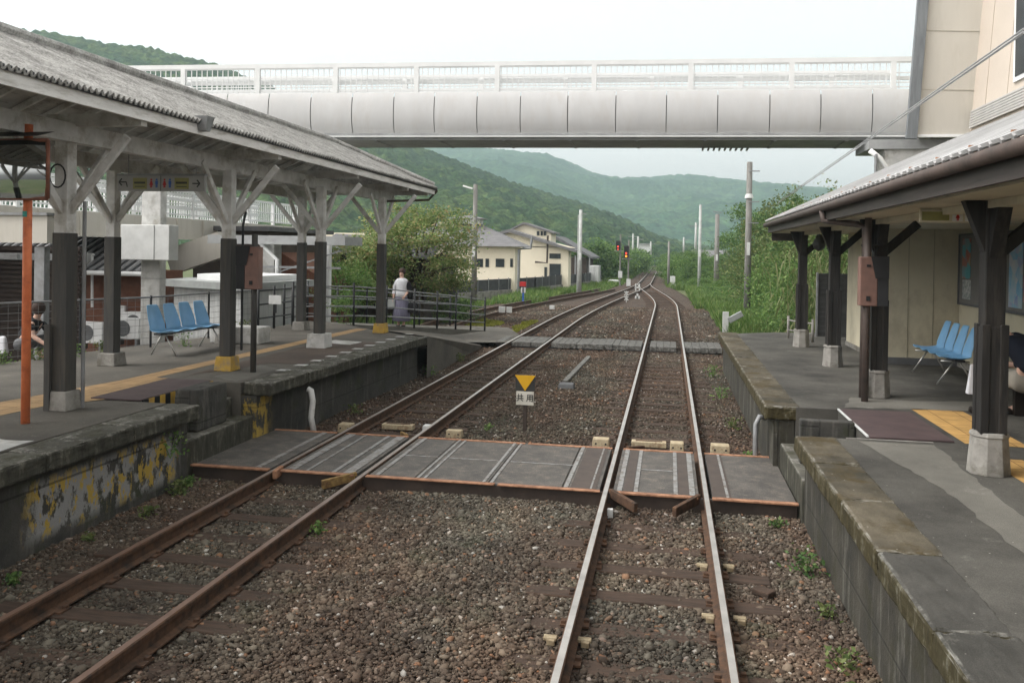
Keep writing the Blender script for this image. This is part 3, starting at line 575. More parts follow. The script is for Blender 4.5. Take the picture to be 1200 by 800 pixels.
# ---------------------------------------------------------------- small things on the ballast
def sbox(name,label,cat,cx,cy,z0,w_,d,h,mat,group=None,rot=0,holes=True):
    t=thing(name,label,cat,(cx,cy,z0),group)
    MB().frust(cx,cy,z0,z0+h,(w_/2,d/2),(w_/2*.94,d/2*.9)).build('cover',mat,t,bevel=.012)
    if holes:
        hb=MB()
        for s in (-.28,.28): hb.box(cx+s*w_-.012,cx+s*w_+.012,cy-d/2*.93-.004,cy-d/2*.8,z0+h*.45,z0+h*.62)
        hb.build('bolt',M['signal_black'],t)
    t.rotation_euler.z=rot; return t
GB='cream cable covers beside the crossing'
sbox('cable_cover','square cream concrete cover just left of the right track behind the crossing','cable cover',-.92,12.55,-.17,.25,.18,.15,M['cream_box'],GB)
sbox('cable_cover','small cream concrete cover outside the right track, nearest the right platform','cable cover',.76,12.6,-.17,.27,.2,.14,M['cream_box'],GB)
sbox('cable_cover','chipped pale cover lying inside the right track against its right rail','cable cover',.16,12.6,-.17,.20,.2,.14,M['cream_box'],GB)
sbox('cable_cover','small pale cover between the left platform and its rusty track','cable cover',-4.86,12.7,-.17,.22,.2,.13,M['cream_box'],GB)
sbox('cable_cover','small pale cover just right of the left track with two bolt holes','cable cover',-3.14,12.7,-.17,.25,.14,.12,M['cream_box'],GB)
sbox('cable_cover','pale lump of cover with a white tag inside the left track','cable cover',-3.62,12.95,-.17,.16,.16,.12,M['white_plastic'],GB,holes=False)
def flatbox(label,cx,cy,w_):
    t=thing('cable_tray',label,'cable tray',(cx,cy,-.15),'long cream trays between the rails'); MB().box(cx-w_/2,cx+w_/2,cy-.08,cy+.08,-.15,-.07).build('tray',M['cream_box'],t,bevel=.01); MB().box(cx-w_*.38,cx+w_*.38,cy-.03,cy+.03,-.069,-.064).build('rusty_slot',M['rust'],t)
flatbox('long cream tray between the rails of the right track behind the crossing',-.24,12.75,.50); flatbox('long cream tray between the rails of the left track behind the crossing',-4.12,13.0,.50)
# rail clips, cream
gl='cream rail clips on the right track'
for i,(px,py) in enumerate(((823,660),(854,661),(830,719),(867,722),(645,744),(685,747))):
    p=gz(px,py,-.12); t=thing('rail_clip','cream insulated clip holding a rail of the right track near the camera','rail clip',p,gl)
    MB().box(p.x-.05,p.x+.05,p.y-.03,p.y+.03,p.z-.03,p.z-.002).build('clip',M['clip_tan'],t,bevel=.008); MB().box(p.x-.02,p.x+.04,p.y-.07,p.y-.036,p.z-.045,p.z-.005).build('bolt',M['clip_tan'],t,bevel=.005)
# half buried planks
for (a,b_,l) in (((662,447),(690,418),'pale plank lying half buried between the tracks beyond the yellow sign'),((885,690),(905,697),'short brown board lying on the ballast beside the right track')):
    p=gz(*a,-.14);q=gz(*b_,-.14); tag(MB().bar(p,q,.12,.05,up=(0,0,1)).build('plank',M['old_plank'] if 'pale' in l else M['sleeper'],origin=p,bevel=.01),l,'plank')
p=gz(664,452,-.12); tag(MB().frust(p.x,p.y,-.18,-.06,(.17,.14),(.15,.12)).build('junction_box',M['grey_wall'],origin=p,bevel=.02),'dark grey box at the near end of the half buried plank','junction box')
p=gz(715,599,-.1); tag(MB().box(p.x-.03,p.x+.03,p.y-.03,p.y+.03,-.17,-.07).build('marker_block',M['white_plastic'],origin=p,bevel=.006),'tiny white block on the ballast inside the left rail of the right track','marker')
# yellow triangle sign
def text_mesh(name,body,size,loc,mat,parent,ext=.002,rot=(R(90),0,0),sx=1):
    cu=bpy.data.curves.new(name,'FONT'); cu.body=body; cu.size=size; cu.align_x='CENTER'; cu.align_y='CENTER'; cu.extrude=ext; cu.offset=.0012
    to=bpy.data.objects.new(name+'_tmp',cu); COL.objects.link(to); dg=bpy.context.evaluated_depsgraph_get(); me=bpy.data.meshes.new_from_object(to.evaluated_get(dg)); bpy.data.objects.remove(to)
    from mathutils import Euler
    me.transform(Matrix.Translation(loc)@Euler(rot).to_matrix().to_4x4()@Matrix.Diagonal((sx,1,1,1))); me.materials.clear()
    return link_mesh(me,name,mat,parent)
sx_,sy_=-2.2,13.5
S=thing('track_sign','white sign reading 共用 under a yellow triangle on a post between the tracks','sign',(sx_,sy_,-.17))
MB().box(sx_-.03,sx_+.03,sy_,sy_+.04,-.2,.69).build('post',M['brown_wall'],S,bevel=.005)
zt=.46
MB().box(sx_-.155,sx_+.155,sy_-.014,sy_-.002,zt-.005,zt+.245).build('back_board',M['sign_black'],S)
MB().extr([(sx_-.165,sy_-.017,zt+.245),(sx_+.165,sy_-.017,zt+.245),(sx_,sy_-.017,zt+.0)],(0,-.008,0)).build('triangle',M['sign_yellow'],S)
pb=MB().box(sx_-.14,sx_+.14,sy_-.022,sy_-.004,zt-.225,zt-.012).build('plate',M['sign_white'],S,bevel=.004)
text_mesh('lettering','共 用',.125,(sx_,sy_-.026,zt-.118),M['sign_black'],pb)
# ---------------------------------------------------------------- left canopy
CA=thing('platform_canopy','long timber platform canopy with corrugated grey roof and white braces on the left','canopy',(-7.8,10,ZP))
ye=20.9; yr_=20.0-.6; ys=1.5; xe=-5.8; xr=-7.8; xw=-9.8; ze=4.2; zr_=5.1
def corrug(p0,p1,q0,q1,n,amp,name,mat):
    # surface from eave line p0->p1 to ridge line q0->q1 ; waves along the line
    m_=n*6; V=[]; F=[]; rows=14
    nrm=(Vector(p1)-Vector(p0)).cross(Vector(q0)-Vector(p0)).normalized()
    if nrm.z<0: nrm=-nrm
    for r_ in range(rows+1):
        k=r_/rows; step_=.02*((r_*3/rows)%1.0 if r_<rows else 0)
        for i in range(m_+1):
            s=i/m_; a=Vector(p0).lerp(Vector(p1),s); b_=Vector(q0).lerp(Vector(q1),s); V.append(a.lerp(b_,k)+nrm*(amp*math.sin(i/6*2*math.pi)-step_+.02*math.sin(s*40+r_)*.3))
    for r_ in range(rows):
        for i in range(m_): F.append((r_*(m_+1)+i,r_*(m_+1)+i+1,(r_+1)*(m_+1)+i+1,(r_+1)*(m_+1)+i))
    o=MB().add(V,F).build(name,mat,CA,fix=False); so_=o.modifiers.new('solid','SOLIDIFY'); so_.thickness=.025; return o
zoff=.05
corrug((xe+.10,ys,ze+zoff-.045),(xe+.10,ye,ze+zoff-.045),(xr,ys,zr_+zoff),(xr,yr_,zr_+zoff),215,.022,'roof_sheet',M['roof_cement'])
corrug((xw,ys,ze+zoff),(xw,ye,ze+zoff),(xr,ys,zr_+zoff),(xr,yr_,zr_+zoff),60,.022,'roof_sheet',M['roof_cement'])
MB().add([(xe,ye,ze+zoff),(xw,ye,ze+zoff),(xr,yr_,zr_+zoff)],[(0,1,2)]).build('roof_hip',M['roof_cement'],CA,fix=False)
hp=MB(); hp.tube([(xr,ys,zr_+.09),(xr,yr_,zr_+.09)],.07,8); hp.tube([(xr,yr_,zr_+.09),(xe,ye,ze+.09)],.06,8); hp.tube([(xr,yr_,zr_+.09),(xw,ye,ze+.09)],.06,8); hp.build('ridge_cap',M['roof_cement'],CA)
# ceiling boards (underside), horizontal soffit following the rafters
cb=MB(); nb=9
for i in range(nb):
    for sgn,xo in ((1,xe),(-1,xw)):
        a=i/nb; b_=(i+.94)/nb; x0=xo+(xr-xo)*a; x1=xo+(xr-xo)*b_; z0=ze-.03+(zr_-ze)*a; z1=ze-.03+(zr_-ze)*b_
        cb.add([(x0,ys,z0),(x1,ys,z1),(x1,ye-1.3*b_,z1),(x0,ye-1.3*a,z0)],[(0,1,2,3)])
cb.build('ceiling_board',M['canopy_ceiling'],CA,fix=False)
fa=MB(); fa.box(xe-.0,xe+.04,ys,ye,ze-.16,ze+.015); fa.build('fascia',M['fascia_white'],CA)
MB().box(xw-.04,xw,ys,ye,ze-.16,ze+.015).build('fascia',M['white_paint'],CA)
MB().box(xw,xe,ye,ye+.04,ze-.16,ze+.015).build('fascia',M['white_paint'],CA)
gt=MB(); gt.tube([(xe+.06,ys,ze-.0),(xe+.06,ye+.05,ze-.03)],.028,8); gt.split('gutter',M['dark_steel'],CA)
for xb in (-6.72,-8.62): MB().box(xb-.07,xb+.07,ys,ye-.5,3.97-.16,3.97+.05).build('beam',M['white_paint'],CA)
cys=[1.8,5.3,8.85,12.3,15.65,18.85]
cb=MB()
for y in cys+[ye-.4]:
    cb.box(xw+.05,xe-.03,y-.055,y+.055,3.99,4.13) ; cb.bar((xe-.02,y,4.12),(xr,y,zr_-.1),.06,.1,up=(0,0,1)); cb.bar((xw+.02,y,4.12),(xr,y,zr_-.1),.06,.1,up=(0,0,1))
cb.split('cross_beam',M['white_paint'],CA)
rb=MB(); y=ys+.4
while y<ye-1.2:
    if min(abs(y-c) for c in cys)>.25:
        rb.bar((xe-.01,y,ze-.075),(xr,y,zr_-.09),.05,.08,up=(0,0,1)); rb.bar((xw+.01,y,ze-.075),(xr,y,zr_-.09),.05,.08,up=(0,0,1))
    y+=.58
rb.split('rafter',M['white_paint'],CA)
def lpost(x,y,w_,basemat,b=(.2,.16),bh=.27,dark=True):
    zb=ZP; c=MB().box(x-w_/2,x+w_/2,y-w_/2,y+w_/2,zb+bh-.02,3.83).build('column',M['white_paint'],CA,bevel=.01)
    MB().box(x-w_/2-.012,x+w_/2+.012,y-w_/2-.012,y+w_/2+.012,zb+bh,zb+2.02).build('dark_casing',M['left_post_wood'],c,bevel=.008)
    MB().frust(x,y,zb,zb+bh,(b[0]*.95,b[0]*.95),(b[1],b[1])).build('footing',basemat,c,bevel=.012)
    br=MB()
    for dx,dy in ((0,1),(0,-1),(1,0),(-1,0)):
        L=.80 if dy else .78
        L2=.86
        br.bar((x+dx*w_*.3,y+dy*w_*.3,3.02),(x+dx*L,y+dy*L,3.02+L2),.055,.09)
    br.split('brace',M['white_paint'],c,bevel=.008); return c
bm_=[M['concrete'],M['concrete'],M['concrete'],M['yellow_paint'],M['concrete_white'],M['yellow_paint']]
for i,y in enumerate(cys):
    lpost([-6.9,-6.86,-6.81,-6.65,-6.56,-6.43][i],y,.165 if i<3 else .155,bm_[i],b=(.155,.125) if i!=4 else (.20,.175),bh=.22 if i!=4 else .27)
    lpost(-8.62 if i<4 else (-8.5 if i==4 else -8.36),y,.155,M['concrete'],b=(.17,.14),bh=.2)
# extra narrow plate on column A and pipes
MB().box(-6.95,-6.88,8.70,8.74,ZP+.0,ZP+.98).build('plate_strip',M['left_post_wood'],CA)
MB().tube([(-6.66,8.98,ZP),(-6.66,8.98,3.15)],.022,8).build('conduit',M['steel_grey'],CA)
for y,x0 in ((12.42,-6.48),(18.95,-6.42)):
    MB().tube([(x0,y,ZP+.3),(x0,y,3.0),(x0+.02,y+.05,3.2)],.02,8).build('conduit',M['dark_steel'],CA)
MB().tube([(xe+.09,ye,ze-.06),(xe-.1,ye-.1,ze-.3),(-6.5,18.95,3.75),(-6.52,18.95,3.0),(-6.45,18.98,2.9),(-6.42,18.98,ZP)],.03,8).build('downpipe',M['brown_wall'],CA)
MB().tube([(-8.4,9.2,4.0),(-8.42,9.2,3.5),(-8.6,9.2,3.3),(-8.6,9.2,3.1)],.03,8).build('downpipe',M['steel_grey'],CA)
MB().tube([(-6.80+.1*math.cos(a),8.70,3.42+.13*math.sin(a)) for a in [i*.4 for i in range(17)]],.010,6).build('cable_coil',M['signal_black'],CA)
# gutter outlet box
MB().frust(xe+.10,9.9,ze-.12,ze+.06,(.05,.05),(.09,.09)).build('gutter_outlet',M['steel_grey'],CA)
# hanging direction sign
HS=thing('hanging_sign','hanging grey sign with toilet pictograms, yellow panels and arrows under the left canopy','hanging sign',(-7.2,11.4,3.45))
sb=MB(); x0,x1=-7.92,-6.55; z0,z1=3.44,3.66; yy=11.4
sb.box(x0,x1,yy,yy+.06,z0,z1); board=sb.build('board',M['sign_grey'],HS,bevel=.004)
MB().box(x0-.01,x1+.01,yy-.01,yy+.07,z1,z1+.03).build('top_rail',M['steel_grey'],HS)
xm=(x0+x1)/2; MB().box(xm-.004,xm+.004,yy-.003,yy+.0,z0,z1).build('seam',M['sign_black'],board)
for s in (-1,1):
    MB().box(xm+s*.33-.11,xm+s*.33+.11,yy-.004,yy-.0005,z0+.03,z1-.03).build('yellow_panel',M['faded_shaded_yellow'],board)
    k=MB(); k.box(xm+s*.33-.09,xm+s*.33+.085,yy-.006,yy-.0045,z0+.105,z0+.135); k.box(xm+s*.33-.08,xm+s*.33+.08,yy-.006,yy-.0045,z0+.06,z0+.072); k.build('small_print',M['sign_black'],board)
def picto(x,z,h,mat,woman,par,yy):
    k=MB(); k.tube([(x,yy-.006,z+h*.88),(x,yy-.001,z+h*.88)],h*.11,10)
    if woman: k.extr([(x-h*.08,yy-.001,z+h*.74),(x+h*.08,yy-.001,z+h*.74),(x+h*.22,yy-.001,z+h*.28),(x-h*.22,yy-.001,z+h*.28)],(0,-.005,0))
    else: k.box(x-h*.15,x+h*.15,yy-.006,yy-.001,z+h*.38,z+h*.74)
    k.box(x-h*.11,x-h*.02,yy-.006,yy-.001,z,z+h*.4); k.box(x+h*.02,x+h*.11,yy-.006,yy-.001,z,z+h*.4); k.build('pictogram',mat,par)
for s in (-1,1):
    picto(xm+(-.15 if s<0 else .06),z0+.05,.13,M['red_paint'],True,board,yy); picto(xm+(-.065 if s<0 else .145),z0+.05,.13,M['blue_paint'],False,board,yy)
ar=MB(); zc=(z0+z1)/2; xa=xm-.60; ar.bar((xa-.06,yy-.004,zc+.02),(xa+.05,yy-.004,zc+.02),.004,.018); ar.bar((xa-.065,yy-.004,zc+.02),(xa-.02,yy-.004,zc+.07),.004,.018); ar.bar((xa-.065,yy-.004,zc+.02),(xa-.02,yy-.004,zc-.03),.004,.018); ar.bar((xa+.05,yy-.004,zc+.025),(xa+.07,yy-.004,zc-.05),.004,.018)
xa=xm+.55; ar.bar((xa-.05,yy-.004,zc),(xa+.06,yy-.004,zc),.004,.018); ar.bar((xa+.065,yy-.004,zc),(xa+.02,yy-.004,zc+.05),.004,.018); ar.bar((xa+.065,yy-.004,zc),(xa+.02,yy-.004,zc-.05),.004,.018)
ar.split('arrow',M['sign_black'],board)
hg=MB()
for x in (x0+.15,x1-.15): hg.tube([(x,yy+.03,z1+.03),(x,yy+.03,4.0)],.008,6)
hg.split('hanger',M['steel_grey'],HS)
# ---------------------------------------------------------------- mirror on orange pole
px_,py_=-6.64,8.05
MI=thing('platform_mirror','convex platform mirror in an orange frame on a tall orange pole at the left edge','mirror',(px_,py_,ZP))
MB().tube([(px_,py_,ZP),(px_,py_,3.9)],.045,14).build('pole',M['orange_paint'],MI,smooth=True)
mb=MB(); n=16; xa,xb,za,zb=-7.15,-6.33,3.12,3.72
V=[];F=[]
for i in range(n+1):
    for j in range(n+1):
        u=i/n*2-1; v_=j/n*2-1; V.append(((xa+xb)/2+u*(xb-xa)/2, py_-.10-.06*(1-(u*u+v_*v_)/2),(za+zb)/2+v_*(zb-za)/2))
for i in range(n):
    for j in range(n): F.append((i*(n+1)+j,(i+1)*(n+1)+j,(i+1)*(n+1)+j+1,i*(n+1)+j+1))
mo=mb.add(V,F).build('mirror_face',M['mirror'],MI,smooth=True,fix=False)
fr=MB(); 
for a,b_ in (((xa,za),(xb,za)),((xb,za),(xb,zb)),((xb,zb),(xa,zb)),((xa,zb),(xa,za))): fr.tube([(a[0],py_-.10,a[1]),(b_[0],py_-.10,b_[1])],.022,8)
fr.build('frame',pm('frame_brown',(.26,.10,.06),(.15,.07,.05),6,.6,.05),MI,smooth=True)
MB().box(xa,xb,py_-.075,py_-.055,za,zb).build('back',M['grey_wall'],MI); 
MB().add([(xa-.02,py_-.28,zb+.02),(xb+.02,py_-.28,zb+.02),(xb+.02,py_-.02,zb+.1),(xa-.02,py_-.02,zb+.1)],[(0,1,2,3)]).build('hood',M['sign_black'],MI,fix=False)
MB().box(px_-.05,px_+.05,py_-.06,py_-.04,3.35,3.45).build('bracket',M['steel_grey'],MI)
MB().box(px_-.02,px_+.03,py_-.05,py_-.045,2.93,2.99).build('tag_plate',M['green_paint'],MI)
# signal repeater boxes on posts
def relay(label,x,y,s,top):
    t=thing('signal_box',label,'signal box',(x,y,ZP))
    MB().tube([(x,y,ZP),(x,y,top)],.045,12).build('post',M['dark_roofpipe'] if s>0 else M['left_post_wood'],t,smooth=True)
    z0,z1=(2.02,2.66)
    MB().box(x-.11,x+.11,y-.10,y+.06,z0,z1).build('box_front',M['box_red'],t,bevel=.012)
    k=1 if s>0 else -1
    a=x+.11*k; b_=x+.24*k
    MB().extr([(a,y-.10,z0+.0),(b_,y-.12,z0),(b_,y-.12,z1),(a,y-.10,z1),],(0,.2,0)).build('hood',M['signal_black'],t,bevel=.008)
    MB().extr([(a-.03*k,y-.115,z0+.36),(b_,y-.13,z0+.36),(b_,y-.13,z1+.01),(a-.09*k,y-.115,z1+.01)],(0,.01,0)).build('visor_face',M['signal_black'],t)
    kk=MB(); kk.box(x-.03,x+.02,y-.108,y-.101,z1-.13,z1-.10); kk.box(x-.03,x+.02,y-.108,y-.101,z0+.07,z0+.13); kk.build('lock',M['signal_black'],t)
    return t
relay('rust-red and black signal box on a grey post by the left canopy column',-6.17,12.2,-1,2.85)
relay('rust-red and black signal box on a brown pipe post by the station column',2.56,12.0,1,3.2)
# ---------------------------------------------------------------- blue seats
def make_seats(label,n=4):
    t=thing('bench_seat',label,'bench',(0,0,0))
    for i in range(n):
        cx=(i-(n-1)/2)*.455; V=[];F=[]; nu,nv=8,14
        prof=[]
        for j in range(nv+1):
            k=j/nv
            if k<.5: y=-.22+.40*(k/.5); z=.43-.035*math.sin(k/.5*math.pi*.9)+.0
            else:
                q=(k-.5)/.5; y=.18+.14*q; z=.43+.02+.42*q-.03*(1-q)
            prof.append((y,z,k))
        for (y,z,k) in prof:
            wd=.215 if k<.55 else .215-.07*((k-.55)/.45)**2
            if k<.1: wd=.18+.35*k
            for i2 in range(nu+1):
                u=i2/nu*2-1; cup=.03*u*u
                V.append((cx+u*wd,y-(cup*1.3 if k>.5 else 0),z+(cup if k<=.55 else 0)))
        for j in range(nv):
            for i2 in range(nu): a=j*(nu+1)+i2; F.append((a,a+1,a+nu+2,a+nu+1))
        o=MB().add(V,F).build('seat',M['blue_plastic'],t,smooth=True,fix=False); s_=o.modifiers.new('solid','SOLIDIFY'); s_.thickness=.012; s_=o.modifiers.new('sub','SUBSURF'); s_.levels=1; s_.render_levels=1
    MB().box(-.90,.90,-.05,.09,.365,.40).build('seat_rail',M['dark_steel'],t)
    for x in (-.72,.72):
        l=MB(); l.tube([(x,0,.38),(x-.02,-.24,0)],.013,8); l.tube([(x,.05,.38),(x+.02,.28,0)],.013,8); l.tube([(x,-.2,.36),(x,.2,.36)],.013,8); l.build('leg',M['chrome'],t,smooth=True)
    return t
b1=make_seats('row of four sky blue plastic seats on the left platform before the white pillar'); b1.location=(-8.50,14.35,ZP); b1.rotation_euler.z=R(90)-R(3)
b2=copy_tree(b1); b2['label']='row of four sky blue plastic seats against the station wall on the right'; b2.location=(4.25,14.65,ZP); b2.rotation_euler.z=R(-90)-R(1)
# ---------------------------------------------------------------- fences on the left
def mesh_fence(label,pts,z0,h=.95,step=1.4):
    t=thing('mesh_fence',label,'fence',(pts[0][0],pts[0][1],z0)); 
    L=0
    for a,b_ in zip(pts[:-1],pts[1:]):
        a=Vector((*a,z0)); b_=Vector((*b_,z0)); d=(b_-a); n=max(1,round(d.length/step))
        for i in range(n):
            p=a+d*(i/n); MB().tube([p,p+Vector((0,0,h+.03))],.022,8).build('post',M['dark_steel'],t)
        w_=MB(); 
        for k in range(8): z=.08+(h-.13)*k/7; w_.tube([a+Vector((0,0,z)),b_+Vector((0,0,z))],.0035,4,False)
        m_=int(d.length/.16)
        for i in range(m_): p=a+d*(i/m_); w_.tube([p+Vector((0,0,.05)),p+Vector((0,0,h-.02))],.0028,4,False)
        w_.build('wire_mesh',M['steel_grey'],t); MB().tube([a+Vector((0,0,h)),b_+Vector((0,0,h))],.018,8).build('top_rail',M['steel_grey'],t)
    return t
mesh_fence('low wire mesh fence with grey top rail along the back of the left platform',[(-10.9,8.0),(-10.5,12.1),(-9.5,14.7),(-9.35,16.5),(-9.15,18.2)],ZP-.02)
def pipe_fence(label,posts,h=1.0,rails=4,mat='dark_steel',r=.03,railmat=None,group=None):
    t=thing('pipe_railing',label,'railing',posts[0],group)
    for p in posts: p=Vector(p); MB().tube([p-Vector((0,0,.05)),p+Vector((0,0,h+.08))],r,8).build('post',M[mat],t,smooth=True)
    for k in range(rails):
        z=h*(k+1)/rails-.02; MB().tube([Vector(p)+Vector((0,0,z)) for p in posts],.018,8).build('rail',M[railmat or mat],t,smooth=True)
    return t
pipe_fence('black pipe railing with four bars along the near side of the platform end ramp',[(-8.9,19.6,ZP),(-8.0,21.3,ZP-.06),(-7.55,22.6,.60),(-7.15,23.9,.47),(-6.8,25.1,.36),(-6.5,26.2,.26),(-6.25,27.2,.15),(-6.0,28.2,.05)],railmat='steel_grey')
pipe_fence('black pipe railing with four bars along the far side of the platform end ramp',[(-9.5,20.4,ZP-.1),(-9.4,21.6,ZP-.06),(-9.2,23.2,.52),(-8.9,24.8,.42),(-8.6,26.4,.3),(-8.2,28.0,.15),(-7.6,29.8,.02)],railmat='steel_grey')
pipe_fence('short black railing holding a white notice at the back of the left platform',[(-9.15,18.3,ZP-.02),(-9.1,19.0,ZP-.02),(-9.05,19.9,ZP-.02)],h=.95,rails=3)
t=thing('notice_board','small white notice fixed to the black railing at the end of the left platform','notice',(-8.9,18.3,1.4)); p=gy(324,351,18.3); MB().box(p.x-.15,p.x+.15,18.22,18.25,p.z-.10,p.z+.10).build('panel',M['white_plastic'],t,bevel=.004); MB().box(p.x-.02,p.x+.02,18.25,18.28,p.z-.3,p.z+.08).build('bracket',M['dark_steel'],t)
# ---------------------------------------------------------------- footbridge
BX=lambda x:24.4+.052*(x+5)     # y along the bridge
def bp(x,dy,z): return (x,BX(x)+dy,z)
FB=thing('footbridge','pale grey pedestrian footbridge with curved cladding and slatted railing spanning the tracks','footbridge',(-5,24.6,0))
seams=[-22,-20.4,-18.8,-17.3,-15.8,-14.4,-13.05,-11.75,-10.45,-9.2,-7.95,-6.75,-5.5,-4.25,-3.65+.75,-1.55,-.15,1.25,2.65,4.0,5.35,6.38]
prof=[(.0,7.22),(-.04,7.12),(-.075,6.95),(-.095,6.75),(-.098,6.55),(-.075,6.35),(-.03,6.18),(.03,6.05),(.10,5.97)]
for a,b_ in zip(seams[:-1],seams[1:]):
    V=[];n=len(prof)
    for x in (a+.012,b_-.012):
        for dy,z in prof: V.append(bp(x,dy,z))
    o=MB().add(V,[(k+1,k,n+k,n+k+1) for k in range(n-1)]).build('cladding_panel',M['bridge_panel'],FB,smooth=True,fix=False)
def bbar(x0,x1,d0,d1,z0,z1): # box along the bridge
    return [bp(x0,d0,z0),bp(x1,d0,z0),bp(x1,d1,z0),bp(x0,d1,z0),bp(x0,d0,z1),bp(x1,d0,z1),bp(x1,d1,z1),bp(x0,d1,z1)]
BF=[(0,3,2,1),(4,5,6,7),(0,1,5,4),(1,2,6,5),(2,3,7,6),(3,0,4,7)]
MB().add(bbar(-22,6.38,.03,1.9,5.99,7.1),BF).build('deck',M['bridge_beam'],FB)
MB().add(bbar(-22,6.38,-.05,.12,5.93,5.965),BF).build('drip_edge',M['white_metal'],FB)
mb=MB(); mb.add(bbar(-22,6.6,.12,1.92,5.86,5.985),BF); mb.build('underside',M['bridge_beam'],FB)
mb=MB(); mb.add(bbar(-22,6.6,1.9,2.0,5.86,6.2),BF); mb.build('rear_girder',M['bridge_beam'],FB)
mb=MB()
for i in range(14): x=-20+i*1.9; mb.add(bbar(x,x+.08,.16,1.88,5.83,5.858),BF)
mb.split('cross_girder',M['bridge_beam'],FB)
def railing(dy,posts):
    r_=MB(); r_.add(bbar(-22,6.38,dy-.03,dy+.05,7.97,8.10),BF); r_.add(bbar(-22,6.38,dy-.02,dy+.03,7.94,7.965),BF); r_.build('top_rail',M['white_metal'],FB)
    r_=MB(); r_.add(bbar(-22,6.38,dy-.0,dy+.03,7.28,7.31),BF); r_.add(bbar(-22,6.38,dy-.0,dy+.03,7.40,7.43),BF); r_.add(bbar(-22,6.38,dy-.0,dy+.03,7.66,7.69),BF); r_.build('rail',M['white_metal'],FB)
    r_=MB(); x=-22
    while x<6.2: r_.add(bbar(x-.01,x+.01,dy+.003,dy+.027,7.25,7.94),BF); x+=.165
    o=r_.build('balusters',M['white_metal'],FB)
    for x in posts: MB().add(bbar(x-.07,x+.07,dy-.035,dy+.06,7.22,7.968),BF).build('post',M['white_metal'],FB)
railing(.05,[-21.3,-19.0,-16.86,-14.5,-12.15,-9.75,-7.32,-4.95,-2.18,.51,3.23,5.9]); railing(1.82,[-20,-17.6,-15.3,-13,-10.5,-8.2,-5.8,-3.2,-.6,2,4.6])
mb=MB(); mb.add(bbar(-22,6.38,.25,.30,7.52,7.62),BF); mb.add(bbar(-22,6.38,1.62,1.66,7.52,7.62),BF); mb.split('handrail',M['white_metal'],FB)
mb=MB(); 
for i in range(9): x=.9+i*.16; mb.add(bbar(x,x+.05,1.3,1.85,5.76,5.80),BF)
mb.split('underside_fitting',M['steel_grey'],FB)
# tower end at right
ST=thing('station_upper_block','beige panelled upper block of the station at the right end of the footbridge','building',(7,24,5.9))
yT=24.05
Pa=gy(1070,158,yT);Pb=gy(1087,-40,yT);Pc=gy(1156,-40,yT);Pd=gy(1137,158,yT)
MB().add([Pa,Pb,Pc,Pd,(Pd.x-.1,yT+3,Pa.z),(Pc.x-.1,yT+3,Pb.z)],[(0,1,2,3),(0,4,5,1),(3,2,5,4)]).build('wall',M['beige_panel'],ST)
mb=MB(); mb.bar(Pa+Vector((-.06,-.06,-.12)),Pb+Vector((-.06,-.06,0)),.27,.14,up=(0,1,0)); mb.build('corner_column',pm('column_grey',(.20,.215,.225),(.13,.14,.15),3,.6,.05,stretch=(4,4,.4)),ST,bevel=.01)
mb=MB()
for py in (36,105): a=gy(1083-(py/158)*13,py,yT-.008); c_=gy(1151-(py-36)/122*15,py+1,yT-.008); mb.bar(a,c_,.012,.010)
mb.build('panel_joint',pm('joint_beige',(.40,.37,.31),(.36,.33,.28),3,.7,0),ST)
MB().box(Pa.x-.02,Pd.x+.02,yT-.05,yT+.1,Pa.z-.07,Pa.z).build('bottom_trim',M['white_metal'],ST)
Pe=Pd+(Pd-Pc)*.15
MB().add([(Pe.x-.01,yT+.3,Pe.z),(Pc.x-.01,yT+.3,Pc.z),(Pc.x-.01,12,Pc.z),(Pe.x-.01,12,Pe.z),(12,yT+.3,Pc.z),(12,12,Pc.z),(12,yT+.3,Pe.z)],[(0,1,2,3),(1,4,5,2),(0,6,4,1)]).build('side_wall',M['peach_panel'],ST)
sxw=lambda z:-.01+Pe.x+(Pc.x-Pe.x)*(z-Pe.z)/(Pc.z-Pe.z)
mb=MB()
for y in (20.2,21.7,23.1): mb.bar((sxw(5)-.003,y,5),(sxw(Pc.z)-.003,y,Pc.z),.012,.012)
mb.split('panel_joint',pm('joint_peach',(.42,.35,.28),(.38,.32,.26),3,.7,0),ST)
q0=gx(1137,151,Pd.x-.03); q1=gx(1137,130,Pd.x-.03); lv=MB(); zz=q0.z; nlv=7
for i in range(nlv): z=q0.z+(q1.z-q0.z)*i/nlv; lv.box(sxw(z)-.07,sxw(z)-.01,13,min(q0.y,yT-.1),z,z+(q1.z-q0.z)/nlv*.72)
lv.split('louvre',pm('louvre_grey',(.50,.49,.47),(.44,.43,.41),3,.6,0),ST)
q2_=gx(1193,97,Pd.x+.1); zb_=q2_.z; yb_=q2_.y
wf=MB().box(sxw(zb_)-.05,sxw(zb_)+.5,14,yb_,zb_,zb_+3.2).build('window_frame',M['white_metal'],ST); MB().box(sxw(zb_)-.06,sxw(zb_)-.051,14.1,yb_-.12,zb_+.1,zb_+3.0).build('pane',M['glass_dark'],wf)
